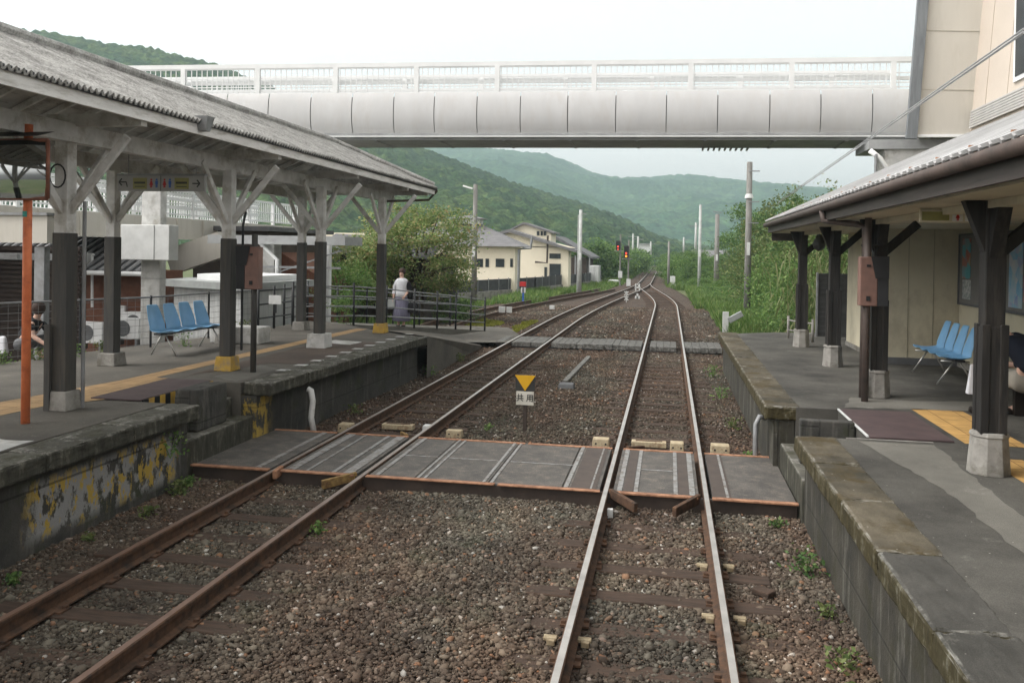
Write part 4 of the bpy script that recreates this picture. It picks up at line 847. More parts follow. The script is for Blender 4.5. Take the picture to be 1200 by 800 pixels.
# pillar of the bridge, right
BP=thing('bridge_pillar','beige concrete pillar with white drainpipes under the right end of the footbridge','pillar',(6.1,25,0))
MB().box(5.62,6.72,24.6,25.7,.0,5.62).build('shaft',M['concrete_white'],BP,bevel=.03)
MB().box(5.60,6.74,24.58,25.72,4.45,4.47).build('joint',M['steel_grey'],BP)
MB().box(5.2,7.2,24.5,26.2,5.55,5.80).build('cap',M['bridge_beam'],BP)
MB().tube([(5.2,24.4,5.5),(5.45,24.4,5.3),(5.9,24.5,4.7),(5.95,24.5,3.0)],.07,10).build('drainpipe',M['white_metal'],BP,smooth=True)
MB().tube([(7.6,24.3,5.45),(6.9,24.3,5.42),(6.5,24.3,5.3),(6.38,24.3,5.0),(6.36,24.3,3.0)],.075,10).build('drainpipe',M['white_metal'],BP,smooth=True)
MB().tube([(5.35,24.35,5.4),(5.35,24.35,3.0)],.04,8).build('drainpipe',M['steel_grey'],BP)
# ---------------------------------------------------------------- station building (right)
SB=thing('station_building','cream station building with posters, dark columns and low sloping tiled canopy on the right','building',(5,12,ZP))
xe2,ye0,ye1=2.2,1.0,20.6; zg=3.42
# wall pieces
MB().box(3.80,8,16.45,19.7,ZP-.1,3.30).build('wall',M['cream_wall'],SB)
MB().box(5.05,8,3,16.44,ZP-.1,3.30).build('wall',M['cream_wall'],SB)
MB().box(3.78,3.80,16.5,19.7,ZP,ZP+.09).build('skirting',M['concrete'],SB); MB().box(5.03,5.05,3,16.42,ZP,ZP+.12).build('skirting',M['concrete'],SB); MB().box(3.8,5.03,16.42,16.45,ZP,ZP+.12).build('skirting',M['grey_wall'],SB)
mb=MB()
for x in (4.2,4.62): mb.box(x,x+.008,16.44,16.448,ZP,3.2)
mb.build('board_joint',pm('joint_cream',(.33,.31,.24),(.28,.26,.2),3,.8,.05),SB)
# soffit and roof
MB().box(xe2+.12,8.2,ye0,ye1-.05,3.17,3.20).build('soffit',M['cream_wall'],SB)
nr=12; V=[];F=[]
yy0,yy1=ye0,ye1
V=[(xe2-.03,yy0,zg+.02),(xe2-.03,yy1,zg+.02),(6.2,yy1,5.3),(6.2,yy0,5.3)]
o=MB().add(V,[(0,1,2,3)]).build('roof',M['roof_light'],SB,fix=False); s_=o.modifiers.new('solid','SOLIDIFY'); s_.thickness=.03
ri=MB(); y=ye0+.1
while y<ye1: ri.bar((xe2,y,zg+.055),(6.1,y,5.28),.03,.03,up=(0,0,1)); y+=.42
ri.build('roof_rib',M['roof_light'],SB)
sg=MB(); y=ye0+.3
while y<ye1: sg.box(xe2+.05,xe2+.10,y-.012,y+.012,zg+.05,zg+.105); y+=.84
sg.split('snow_guard',M['rust_orange'],SB)
te=MB(); y=ye0
while y<ye1: te.tube([(xe2-.05,y,zg+.02),(xe2+.10,y,zg+.09)],.022,6); y+=.21
te.split('tile_end',M['roof_light'],SB)
MB().box(xe2+.02,xe2+.06,ye0,ye1,3.18,zg-.0).build('fascia',M['fascia'],SB)
gt=MB(); gt.tube([(xe2-.04,ye0,zg-.05),(xe2-.04,ye1,zg-.07)],.055,10); gt.split('gutter',M['dark_roofpipe'],SB,smooth=True)
MB().add([(xe2+.06,ye1-.02,3.18),(8,ye1-.02,3.18),(8,ye1-.02,5.3),(6.2,ye1-.02,5.25),(xe2+.06,ye1-.02,zg)],[(0,1,2,3,4)]).build('gable',M['fascia'],SB,fix=False)
MB().box(xe2+.1,2.9,ye1-.04,ye1,3.0,3.2).build('end_fascia',M['fascia'],SB)
MB().tube([(xe2-.04,13.1,zg-.1),(xe2-.02,13.1,zg-.25),(xe2+.1,13.05,3.16),(2.52,12.45,3.1),(2.6,12.35,3.05),(2.6,12.35,2.0),(2.60,12.35,ZP)],.045,10).build('downpipe',M['dark_roofpipe'],SB,smooth=True)
MB().box(2.55,2.9,12.33,12.37,2.80,2.83).build('pipe_bracket',M['dark_wood'],SB)
rc=[1.6,4.9,8.3,12.5,15.75,18.97]
def octa(cx,cy,z0,z1,r0,r1,name,mat,par):
    V=[]; 
    for z,r_ in ((z0,r0),(z1-.04,r1),(z1-.035,r1+.012),(z1,r1+.0)):
        for k in range(8): a=R(22.5+45*k); V.append((cx+r_*math.cos(a),cy+r_*math.sin(a),z))
    F=[(i*8+k,i*8+(k+1)%8,i*8+8+(k+1)%8,i*8+8+k) for i in range(3) for k in range(8)]+[tuple(range(8))[::-1],tuple(range(24,32))]
    return MB().add(V,F).build(name,mat,par,bevel=.006)
for i,y in enumerate(rc):
    x=2.82-(.06 if i>4 else 0)
    c=MB().box(x-.085,x+.085,y-.085,y+.085,ZP+.3,3.17).build('column',M['dark_wood'],SB,bevel=.01)
    mb=MB()
    for dx,dy in ((1,1),(1,-1),(-1,1),(-1,-1)): mb.box(x+dx*.075-.035,x+dx*.075+.035,y+dy*.075-.035,y+dy*.075+.035,ZP+.36,ZP+1.32)
    mb.box(x-.10,x+.10,y-.10,y+.10,ZP+.36,ZP+1.30); mb.build('casing',M['dark_wood'],c,bevel=.006)
    octa(x,y,ZP,ZP+.37,.178,.152,'footing',M['concrete'] if i!=2 else M['concrete'],c)
    br=MB()
    for dy in (1,-1): br.extr([(x-.06,y+dy*.08,2.65),(x-.06,y+dy*.08,3.17),(x-.06,y+dy*.30,3.17)],(.12,0,0))
    for dx in (1,): br.bar((x+.05,y,2.72),(x+.48,y,3.12),.09,.11)
    br.extr([(x-.08,y-.06,2.7),(x-.08,y-.06,3.17),(x-.26,y-.06,3.17)],(0,.12,0))
    br.split('bracket',M['dark_wood'],c,bevel=.006)
MB().box(2.74,2.90,ye0,ye1-.1,3.10,3.168).build('eave_beam',M['cream_wall'],SB)
# notice board w/ posters
NB=thing('notice_board','long grey notice board carrying colourful posters on the cream station wall','notice board',(5.0,14,2.5))
MB().box(5.005,5.045,9,16.3,1.90,3.06).build('backing',pm('board_grey',(.20,.195,.185),(.17,.165,.16),3,.8,.05),NB)
fr=MB(); fr.box(4.985,5.044,8.98,16.32,1.86,1.90); fr.box(4.985,5.044,8.98,16.32,3.06,3.09); fr.box(4.985,5.044,16.3,16.34,1.86,3.09); fr.build('frame',M['grey_wall'],NB)
def poster_mat(name,cols,s):
    m,t,b=new_mat(name); v=coords(t); vo=N(t,'ShaderNodeTexVoronoi'); vo.inputs['Scale'].default_value=s; t.links.new(v,vo.inputs['Vector']); cr=N(t,'ShaderNodeSeparateColor'); t.links.new(vo.outputs['Color'],cr.inputs[0])
    col=ramp(t,math_n(t,'ADD',math_n(t,'MULTIPLY',cr.outputs[0],.6),math_n(t,'MULTIPLY',noise_n(t,v,3,3),.4)),[(i/(len(cols)-1)*.8+.1,c) for i,c in enumerate(cols)]); t.links.new(col,b.inputs['Base Color']); b.inputs['Roughness'].default_value=.5; return m
PS=[poster_mat('poster_teal',[(.05,.3,.35),(.1,.35,.4),(.4,.1,.06),(.3,.45,.3)],5),poster_mat('poster_orange',[(.5,.12,.04),(.55,.3,.1),(.6,.5,.35)],4),poster_mat('poster_blue',[(.05,.15,.5),(.5,.52,.55),(.15,.4,.6),(.55,.55,.5)],7),poster_mat('poster_mixed',[(.5,.35,.1),(.1,.3,.1),(.5,.15,.2),(.25,.1,.3)],6),poster_mat('poster_text',[(.55,.56,.55),(.45,.46,.46),(.2,.25,.25),(.6,.6,.58)],22)]
for (y0,y1,z0,z1,k,l) in ((15.75,16.15,2.32,3.0,0,'tall teal poster with a red figure'),(15.72,16.12,1.97,2.30,4,'white text notice under the teal poster'),(14.85,15.2,2.2,3.0,1,'orange poster half hidden by the column'),(13.55,14.05,1.95,2.9,2,'blue and white poster'),(12.9,13.5,2.05,2.85,3,'multicoloured poster'),(12.95,13.45,1.93,2.04,4,'small text notice'),(14.9,15.2,1.95,2.18,4,'small white notice under the orange poster'),(10.5,12.6,2.0,2.95,3,'large poster')):
    o=MB().box(4.997,5.004,y0,y1,z0,z1).build('poster',PS[k],NB); o['label']=l
# hanging sign with pictograms on the right
RS=thing('hanging_sign','small hanging sign with yellow panel and toilet pictograms under the right station eave','hanging sign',(3.6,13,3.1))
p0=gy(1078,252,9.5); p1=gy(1160,248,9.5)
yy=9.5; xa,xb,za,zb=p0.x,p1.x,p0.z-.075,p0.z+.055
bd=MB().box(xa,xb,yy,yy+.04,za,zb).build('board',M['cream_wall'],RS); MB().box(xa+.02,xa+.28,yy-.004,yy-.0005,za+.02,zb-.02).build('yellow_panel',M['faded_shaded_yellow'],bd)
for i,(mt,wm) in enumerate((('red_paint',True),('blue_paint',False),('red_paint',True))):
    x=xa+.36+i*.12+(.03 if i>1 else 0)
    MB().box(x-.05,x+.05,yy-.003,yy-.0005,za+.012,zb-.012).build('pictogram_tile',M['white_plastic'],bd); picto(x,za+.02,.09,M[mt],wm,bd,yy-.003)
MB().box(xa+.545,xa+.55,yy-.004,yy-.0005,za+.01,zb-.01).build('seam',M['sign_black'],bd)
MB().box(xa,xb,yy+.01,yy+.03,zb,3.168).build('hanger',M['cream_wall'],RS)
MB().box(5.0,5.03,15.1,15.22,1.55,1.72).build('switch_box',M['grey_wall'],SB)
# bell lamp
BL=thing('bell_lamp','round dark bell hanging from the eave by the far station column','bell',(2.6,17.9,2.9)); p=gy(960,284,17.8)
mb=MB(); 
pr=[(.0,.16),(.05,.15),(.07,.08),(.11,.02),(.125,-.05),(.10,-.12),(.04,-.16),(0,-.17)]
V=[];n=14
for r_,z in pr:
    for k in range(n): V.append((p.x+max(r_,.002)*math.cos(k*2*math.pi/n),p.y+max(r_,.002)*math.sin(k*2*math.pi/n),p.z+z))
mb.add(V,[(i*n+k,i*n+(k+1)%n,i*n+n+(k+1)%n,i*n+n+k) for i in range(len(pr)-1) for k in range(n)]).build('bell',M['sign_black'],BL,smooth=True); MB().tube([(p.x,p.y,p.z+.15),(p.x,p.y,3.2)],.012,6).build('hook',M['dark_steel'],BL)
# blackboard-like fence panel at building far end
M['gate_grey']=pm('gate_grey',(.09,.09,.09),(.06,.06,.06),4,.7,.1)
t=thing('mesh_gate','dark wire gate with frame standing beyond the station wall by the bushes','gate',(3.6,21.5,ZP)); p0=gy(957,405,21.5); p1=gy(989,322,21.5)
mb=MB(); 
for z in np.linspace(ZP,p1.z,14): mb.box(p0.x,p1.x+.1,21.5,21.52,z,z+.025)
mb.build('slat',M['gate_grey'],t); MB().box(p0.x+.02,p1.x+.1,21.53,21.56,ZP,p1.z).build('panel',M['gate_grey'],t); MB().box(p0.x-.03,p0.x+.01,21.48,21.56,ZP,p1.z+.04).build('post',M['steel_grey'],t)
pipe_fence('short pale pipe rail at the far end of the right platform beside the bushes',[(2.75,20.9,ZP-.02),(3.15,20.0,ZP-.02)],h=.45,rails=2,mat='concrete',r=.03)
mb=MB(); mb.tube([gy(1200,38,6),gy(912,238,30)],.009,6); mb.tube([gy(1200,34,6.05),gy(912,236.5,30)],.007,6); tag(mb.build('overhead_cable',M['bridge_beam'],origin=(2.2,6,4.1)),'pair of grey cables slanting down above the right station roof','cable')
# bench the man sits on
t=thing('dark_bench','low dark bench under the seated man behind the near station column','bench',(4.2,11.2,ZP)); MB().box(4.12,4.75,10.3,11.6,ZP+.32,ZP+.40).build('seat',M['leather'],t,bevel=.01)
for y in (10.45,11.45): MB().box(4.16,4.7,y-.04,y+.04,ZP,ZP+.32).build('leg',M['leather'],t)
t=thing('paper_bag','pale paper sheet lying on the dark bench at the right edge','paper',(4.0,11.2,1.17)); MB().box(4.30,4.48,10.5,10.7,ZP+.405,ZP+.47).build('sheet',M['white_plastic'],t)
# ---------------------------------------------------------------- drain pipes at the platform walls
tag(MB().tube([(-5.35,12.35,.52),(-5.3,12.35,.50),(-5.26,12.33,.35),(-5.27,12.30,.1),(-5.2,12.28,-.2)],.045,10).build('drain_hose',M['white_paint'],smooth=True,origin=(-5.3,12.3,0)),'crusty white hose hanging down the left platform wall behind the crossing','hose')
tag(MB().tube([(1.30,11.9,.5),(1.22,11.88,.52),(1.17,11.85,.42),(1.17,11.85,.1),(1.18,11.85,-.2)],.035,10).build('drain_hose',M['steel_grey'],smooth=True,origin=(1.2,11.9,0)),'grey bent pipe coming down beside the right platform steps','pipe')
# ---------------------------------------------------------------- poles
def pole(label,px,pyb,pyt,Y,mat,r0,r1,cat='utility pole',name='utility_pole',group=None,plate=True):
    b_=gy(px[0],pyb,Y); tp=gy(px[1],pyt,Y); t=thing(name,label,cat,(b_.x,Y,b_.z),group)
    tp=Vector((b_.x,Y,tp.z)); MB().tube([(b_.x,Y,b_.z-.4),tp],[r0,r1],12).build('shaft',mat,t,smooth=True)
    if plate: h=tp.z-b_.z; MB().box(b_.x-.07,b_.x+.07,Y-r0-.02,Y-r0+.02,b_.z+h*.42,b_.z+h*.50).build('number_plate',M['white_plastic'],t)
    return t,b_,tp
t,b_,tp=pole('slender grey concrete pole with a white lamp arm beyond the left railing',(555,559),362,216,44.4,M['pole_concrete'],.17,.11)
MB().bar((tp.x-.1,44.2,tp.z-.25),(tp.x-.62,44.2,tp.z-.10),.16,.08).build('lamp_arm',M['white_metal'],t,bevel=.01)
t,b_,tp=pole('pale concrete pole with crossarm standing in the grass beside the cream houses',(679,681),347,246,61.4,M['pole_light'],.15,.11)
MB().bar((tp.x-.15,61.4,tp.z-.2),(tp.x+.4,61.4,tp.z-.3),.06,.08).build('crossarm',M['steel_grey'],t); MB().tube([(tp.x-.19,61.6,b_.z-.3),(tp.x-.19,61.6,tp.z-.35)],.04,8).build('conduit',M['pole_light'],t)
t,b_,tp=pole('tall weathered grey pole with a white collar in front of the bushes',(875,877),378,190,42.6,M['pole_concrete'],.165,.13)
MB().tube([(b_.x,42.6,tp.z-1.72),(b_.x,42.6,tp.z-1.52)],[.21,.165],12).build('collar',M['white_plastic'],t)
mb=MB()
for k in (.45,1.9,2.9): mb.bar((b_.x-.05,42.4,tp.z-k),(b_.x+.45,42.4,tp.z-k),.04,.05)
mb.build('step_iron',M['steel_grey'],t)
t,b_,tp=pole('slim pale pole right of the track, in front of the brown one',(819,820.5),345,240,70.5,M['pole_light'],.15,.10)
t,b_,tp=pole('brown wooden pole among the bushes, right of the slim pale pole',(839,841),345,251,66,M['pole_concrete'],.20,.15)
MB().bar((tp.x-.3,66,tp.z+.2),(tp.x+.3,66,tp.z+.1),.04,.05).build('crossarm',M['steel_grey'],t)
t,b_,tp=pole('short thin pole with a white box close to the right side of the single track',(783,785),338,283,78,M['pole_concrete'],.12,.09,plate=False)
MB().box(b_.x+.15,b_.x+.6,77.8,78.2,b_.z+.55,b_.z+1.1).build('white_box',M['white_plastic'],t,bevel=.02); MB().frust(b_.x+.4,78,b_.z,b_.z+.55,(.35,.2),(.15,.15)).build('box_stand',M['white_plastic'],t)
for (px,b0,t0,Y,l) in ((815,300,261,130,'far pale pole with insulators directly behind the slim pale pole'),(801,296,278,180,'small distant pole over the bushes near the vanishing track'),(741.5,300,274,160,'far pale pole just right of the two red signals'),(747.5,300,277,150,'far pole with crossarm above the trees left of the track'),(762.5,298,283,170,'distant short pole at the end of the left tree line'),(690,300,288,110,'distant thin pole above the dark shed roof')):
    t,b_,tp=pole(l,(px,px),b0,t0,Y,M['pole_light'],.22,.16,plate=False); b0_=tp; MB().bar((tp.x-.9,Y,tp.z-.5),(tp.x+.9,Y,tp.z-.5),.12,.12).build('crossarm',M['steel_grey'],t)
# colour light signals
for (px,pyh,l,Y) in ((726,287.5,'red railway signal with round head, the left and taller of two',78),(735.5,295,'red railway signal, the right and lower of two, with yellow lamp below',74)):
    p=gy(px-1.5,pyh,Y); b_=gy(px,333,Y); t=thing('railway_signal',l,'signal',(b_.x,Y,b_.z)); 
    MB().tube([(p.x+.2,Y,b_.z-.4),(p.x+.2,Y,p.z+1.0)],.07,8).build('post',M['pole_concrete'],t); hh=.42 if px<730 else .52
    MB().box(p.x-.2,p.x+.2,Y-.25,Y-.1,p.z-hh,p.z+hh).build('head',M['signal_black'],t,bevel=.05)
    MB().tube([(p.x,Y-.27,p.z-.12),(p.x,Y-.24,p.z-.12)],.075,12).build('red_light',M['red_lamp'],t)
    if px>730: MB().tube([(p.x,Y-.27,p.z-.38),(p.x,Y-.24,p.z-.38)],.09,12).build('lower_light',M['orange_lamp'],t)
    else: MB().tube([(p.x,Y-.27,p.z-.36),(p.x,Y-.24,p.z-.36)],.05,12).build('lower_light',M['red_lamp'],t)
    MB().box(p.x-.35,p.x+.5,Y-.1,Y+.25,p.z-hh-.12,p.z-hh-.05).build('platform_step',M['steel_grey'],t)
    MB().box(p.x+.05,p.x+.4,Y-.15,Y+.1,p.z-2.9,p.z-2.3).build('cabinet',M['white_plastic'],t)
# low markers
def marker(label,px,pyb,Y,parts,cat='marker'):
    b_=gy(px,pyb,Y); t=thing('trackside_marker',label,cat,(b_.x,Y,b_.z)); 
    for nm,mt,(x0,x1,z0,z1) in parts: MB().box(b_.x+x0,b_.x+x1,Y-.04,Y+.04,b_.z+z0,b_.z+z1).build(nm,M[mt],t,bevel=.01)
    return t,b_
marker('blue post with white band and red cap beside the siding track',613,353,46,(('post','blue_paint',(-.05,.05,-.2,.75)),('band','white_plastic',(-.12,.12,.45,.75)),('cap','red_paint',(-.2,.15,.8,1.05))))
marker('pair of white blocks on the gravel before the siding track',592,365,37,(('block','white_plastic',(-.28,.0,-.05,.22)),('block','white_plastic',(.06,.3,-.05,.2))))
marker('round white stone marker beside the left track',647,361,38,(('stone','white_plastic',(-.11,.11,-.05,.12)),))
t,b_=marker('low white turnout indicator with two crossed discs in the fork of the tracks',734,352,46,(('post','white_plastic',(-.02,.02,-.1,.5)),))
for z in (.12,.38):
    k=MB(); k.bar((b_.x-.10,45.9,b_.z+z-.1),(b_.x+.10,45.9,b_.z+z+.1),.03,.05); k.bar((b_.x-.10,45.9,b_.z+z+.1),(b_.x+.10,45.9,b_.z+z-.1),.03,.05); k.build('cross',M['white_plastic'],t)
marker('tiny white post with crossbar standing at the turnout between the tracks',747,348,50,(('post','white_plastic',(-.05,.05,-.1,.2)),('dome','white_plastic',(-.14,.14,-.1,.06)),('post','white_plastic',(-.14,-.07,.35,.75)),('crossbar','white_plastic',(-.16,.16,.5,.58)),('post','white_plastic',(.07,.14,.35,.75))))
t,b_=marker('white post lamp with tilted grey-green panel at the far end of the right platform',850,392,30.5,(('post','white_plastic',(-.10,.10,-.3,.78)),))
MB().bar((b_.x+.10,30.5,b_.z+.48),(b_.x+.55,30.5,b_.z+.74),.22,.2).build('tilted_panel',M['shed_roof'],t,bevel=.02)
# point rodding etc.
for i,(xx,yy_) in enumerate(((-5.25,36),(-3.1,36.5),(-1.2,36.5),(1.0,36.2))):
    pass
# ---------------------------------------------------------------- houses behind the left fence
def house_box(t,x0,x1,y0,y1,z0,z1,mat): MB().box(x0,x1,y0,y1,z0,z1).build('wall',mat,t)
h1=thing('house','low cream house with hipped grey roof and small windows behind the lamp pole','house',(-13.5,59,.2))
MB().box(-19,-10.3,58,60.2,-.3,2.95).build('wall',M['house_cream'],h1)
MB().add([(-19.6,57.3,3.0),(-9.6,57.3,3.0),(-9.6,61.2,3.0),(-19.6,61.2,3.0),(-16,59.4,4.7),(-13.4,59.4,4.7)],[(0,1,5,4),(1,2,5),(2,3,4,5),(3,0,4),(0,3,2,1)]).build('roof',M['house_roof'],h1)
MB().frust(-13.9,59.4,4.55,4.9,(.9,.6),(.9,.6)).build('roof_vent',M['white_plastic'],h1); MB().frust(-13.9,59.4,4.9,5.15,(1.3,.9),(.2,.2)).build('roof_vent_cap',M['house_roof'],h1)
for px in ((537,549),(555,566),(569,573),(581,591),(598,601)):
    a=gy(px[0],303,58); b_=gy(px[1],313,58); MB().box(a.x,b_.x,57.96,58.05,b_.z,a.z).build('window',M['glass_dark'],h1)
MB().box(-19.2,-10.1,57.9,58.0,2.85,3.0).build('eave_board',M['house_cream'],h1)
MB().tube([(-10.0,57.7,-.2),(-10.0,57.7,2.8),(-9.6,57.7,2.9),(-9.2,57.7,2.9),(-9.1,57.7,3.7)],.09,8).build('flue',M['steel_grey'],h1)
h2=thing('house','taller cream house with stepped grey gable roof and dark glazed doors','house',(-9,70,.2))
p=gy(640,290,69); q=gy(665,325,69); xr2=q.x
MB().box(a.x-.8 if 0 else gy(598,268,69).x-.8,xr2+.05,69,71,-.3,3.1).build('wall',M['house_cream'],h2)
a=gy(598,268,69); c_=gy(676,293,69); d_=gy(585,283,69)
MB().extr([(a.x-1.0,68.4,a.z-.35),(a.x,68.4,a.z-.05),(c_.x,68.4,c_.z-.0),(c_.x,68.4,c_.z-.2),(a.x,68.4,a.z-.3),(a.x-1.0,68.4,a.z-.6)],(0,3.4,0)).build('roof',M['house_roof'],h2)
MB().extr([(a.x-.8,69,3.0),(a.x-.8,69,a.z-.6),(a.x,69,a.z-.3),(c_.x-.3,69,3.05)],(0,2,0)).build('gable',M['house_cream'],h2)
e=gy(614,261,72); f_=gy(646,272,72)
MB().extr([(e.x-1.6,72,e.z-1.0),(e.x,72,e.z-.1),(f_.x,72,f_.z-.1),(f_.x,72,f_.z-1.2),(e.x-1.6,72,f_.z-1.2)],(0,3,0)).build('clerestory',M['house_cream'],h2); MB().extr([(e.x-1.9,71.6,e.z-1.0),(e.x,71.6,e.z+.05),(f_.x+.3,71.6,f_.z),(f_.x+.3,71.6,f_.z-.15),(e.x,71.6,e.z-.12),(e.x-1.9,71.6,e.z-1.15)],(0,4,0)).build('clerestory_roof',M['house_roof'],h2)
for px in ((629,632),(633.5,636),(637,640)): a=gy(px[0],271,71.9); b_=gy(px[1],276,71.9); MB().box(a.x,b_.x,71.93,72.02,b_.z,a.z).build('window',M['glass_dark'],h2)
for (x0,x1,y0,y1) in ((644,657,297,303),(644,657,309,324),(638,641,313,324)):
    a=gy(x0,y0,69); b_=gy(x1,y1,69); MB().box(a.x,b_.x,68.95,69.05,b_.z,a.z).build('window',M['glass_dark'],h2)
MB().tube([gy(642,276,68.6),gy(641,308,68.6),gy(627,307,68.6)],.08,8).build('flue',M['brown_wall'],h2)
h3=thing('carport_shed','dark open-sided shed with grey roof behind the pale pole','shed',(-7,84,.2))
a=gy(650,276,82); b_=gy(694,301,82)
MB().extr([(a.x,82,a.z),(b_.x,82,b_.z),(b_.x,82,b_.z-.2),(a.x,82,a.z-.3)],(0,9,0)).build('roof',M['roof_dark'],h3)
MB().box(a.x+.5,b_.x-.6,83,90,-.3,b_.z-.1).build('wall',M['brown_wall'],h3)
for x in (b_.x-.25,b_.x-1.6,b_.x-2.9): MB().tube([(x,82.2,-.3),(x,82.2,b_.z+.1)],.08,6).build('post',M['steel_grey'],h3)
a=gy(691,315,80); t=thing('white_container','small white storage container at the end of the dark shed','container',(a.x,80,0)); MB().box(a.x,a.x+.85,80,82,-.2,a.z+.3).build('body',M['shed_wall'],t,bevel=.03); MB().box(a.x+.4,a.x+.43,79.99,80,-.1,a.z+.2).build('door_joint',M['steel_grey'],t)
a=gy(701,318,84); t=thing('traffic_cone_board','small orange board beside the white container','board',(a.x,84,0)); MB().box(a.x-.15,a.x+.2,84,84.1,a.z-.25,a.z+.15).build('board',M['rust_orange'],t); MB().box(a.x,a.x+.05,84.1,84.15,-.3,a.z).build('stake',M['dark_steel'],t)
# small car behind the tree line at the signal
a=gy(713,328,84); 
def car(name,label,p,rot,mat,L=3.6):
    t=thing(name,label,'car',(0,0,0)); w_=.8
    body=[(-L/2,.25),(-L/2,.75),(-L/2+.1,.85),(-L*.28,.95),(-L*.16,1.42),(L*.30,1.45),(L*.46,.95),(L/2,.85),(L/2,.25)]
    MB().extr([(x,-w_,z) for x,z in body],(0,2*w_,0)).build('body',mat,t,bevel=.06)
    gl_=MB(); gl_.extr([(-L*.24,-w_-.005,.97),(-L*.145,-w_-.005,1.36),(L*.28,-w_-.005,1.38),(L*.40,-w_-.005,.97)],(0,2*w_+.01,0)); gl_.build('window',M['glass_dark'],t)
    for x in (-L*.32,L*.32):
        for s in (-1,1): wl=MB().tube([(x,s*(w_-.12),.29),(x,s*(w_+.02),.29)],.29,16).build('wheel',M['signal_black'],t); MB().tube([(x,s*(w_+.021),.29),(x,s*(w_+.03),.29)],.17,12).build('rim',M['chrome'],wl)
    for s in (-1,1): MB().box(-L/2-.01,-L/2+.02,s*.6-.12,s*.6+.12,.6,.72).build('headlight',M['white_plastic'],t)
    t.location=p; t.rotation_euler.z=rot; return t
t=thing('white_sheet','low crumpled white sheet lying in the grass behind the two red signals','sheet',(a.x,84,0)); MB().frust(a.x+.5,84,-.4,.12,(.75,.5),(.45,.25)).build('sheet',M['white_plastic'],t,bevel=.12)
p=gy(320,318,30); car('parked_car','white car glimpsed under the footbridge behind the left signal box',(p.x,31,.55),R(80),M['white_metal'])
# yard fence in front of the houses, retaining kerb
yf=[(-16.5,44),(-12.6,50.5),(-9.5,62),(-7.4,76),(-6.6,86)]
YF=thing('yard_fence','long dark mesh fence on a low concrete wall in front of the cream houses','fence',(-12,52,0))
for a,b_ in zip(yf[:-1],yf[1:]):
    MB().bar((a[0],a[1],-.30),(b_[0],b_[1],-.30),.25,.75,up=(0,0,1)).build('wall_base',M['concrete'],YF)
    n=8
    MB().bar((a[0],a[1],.46),(b_[0],b_[1],.46),.03,.74,up=(0,0,1)).build('mesh_panel',M['grey_wall'] if 0 else pm('fence_mesh',(.075,.075,.08),(.05,.05,.055),3,.8,.1),YF)
    for i in range(n+1): x=a[0]+(b_[0]-a[0])*i/n; y=a[1]+(b_[1]-a[1])*i/n; MB().box(x-.03,x+.03,y-.12,y-.06,-.1,.9).build('post',M['steel_grey'],YF)
# paved yard on which the houses stand
struct(MB().add([(-40,40,.05),(-17,43.6,.05),(-12.9,50.6,.05),(-9.7,62,.05),(-7.6,76,.05),(-6.9,95,.05),(-40,95,.05)],[tuple(range(7))]).build('yard',M['platform_pale'],fix=False))
struct(MB().add([(-40,-5,-.30),(-9.9,-5,-.30),(-9.9,19,-.30),(-10.2,30,-.30),(-14,40,-.30),(-40,42,-.30)],[tuple(range(6))]).build('street',M['platform_left'],fix=False))
# ---------------------------------------------------------------- structures behind the left platform
WK=thing('elevated_walkway','white-railed elevated walkway running behind the left canopy','walkway',(-15,24,0))
y0,y1=14.,34.; xk=-15.
MB().box(xk-2.2,xk-.06,y0,y1,3.15,3.5).build('deck',M['concrete_white'],WK); MB().box(xk-.06,xk,y0,y1,2.9,3.52).build('side_girder',M['beige_panel'],WK); MB().box(xk-.1,xk+.08,y0,y1,2.86,2.90).build('flange',M['beige_panel'],WK)
mb=MB(); y=y0
while y<y1: mb.box(xk,xk+.05,y,y+.06,2.9,3.5); y+=1.5
mb.split('stiffener',M['beige_panel'],WK)
for xx in (xk-.02,xk-2.1):
    mb=MB(); mb.box(xx-.03,xx+.03,y0,y1,4.32,4.40); mb.box(xx-.015,xx+.015,y0,y1,3.62,3.66); mb.box(xx-.015,xx+.015,y0,y1,3.95,3.98); mb.build('rail',M['white_metal'],WK)
    mb=MB(); y=y0
    while y<y1: mb.box(xx-.012,xx+.012,y,y+.03,3.6,4.33); y+=.16
    mb.build('balusters',M['white_metal'],WK); mb=MB(); y=y0
    while y<y1: mb.box(xx-.05,xx+.05,y,y+.1,3.5,4.35); y+=1.9
    mb.split('post',M['white_metal'],WK)
mb=MB(); 
for z in (4.05,4.2,3.8): mb.box(xk-.03,xk-.01,18,30,z,z+.10)
mb.build('screen_slats',M['white_metal'],WK)
for y in (15.5,24,32): MB().box(xk-1.5,xk-.9,y,y+.6,-.3,3.15).build('support',M['concrete_white'],WK)
mb=MB(); mb.bar(gy(262,286,25),gy(200,307,25),.8,.3,up=(0,1,0)); mb.build('stair_flight',M['beige_panel'],WK)
PL=thing('white_pillar','thick white concrete pillar carrying a square white box behind the blue seats','pillar',(-11.7,18,-.3))
MB().box(-11.9,-11.42,18.0,18.25,-.3,6.0).build('shaft',M['concrete_white'],PL,bevel=.02)
MB().box(-12.15,-10.95,17.6,17.98,2.33,3.12).build('box',M['white_plastic'],PL,bevel=.015); MB().box(-11.32,-11.31,17.59,17.6,2.34,3.11).build('box_joint',M['steel_grey'],PL)
MB().box(-11.91,-11.41,17.99,18.26,1.9,1.91).build('joint',M['steel_grey'],PL)
SH=thing('waiting_shelter','beige flat-roofed shelter with a pale steel post and brown slatted wall at far left','shelter',(-12,13.5,0))
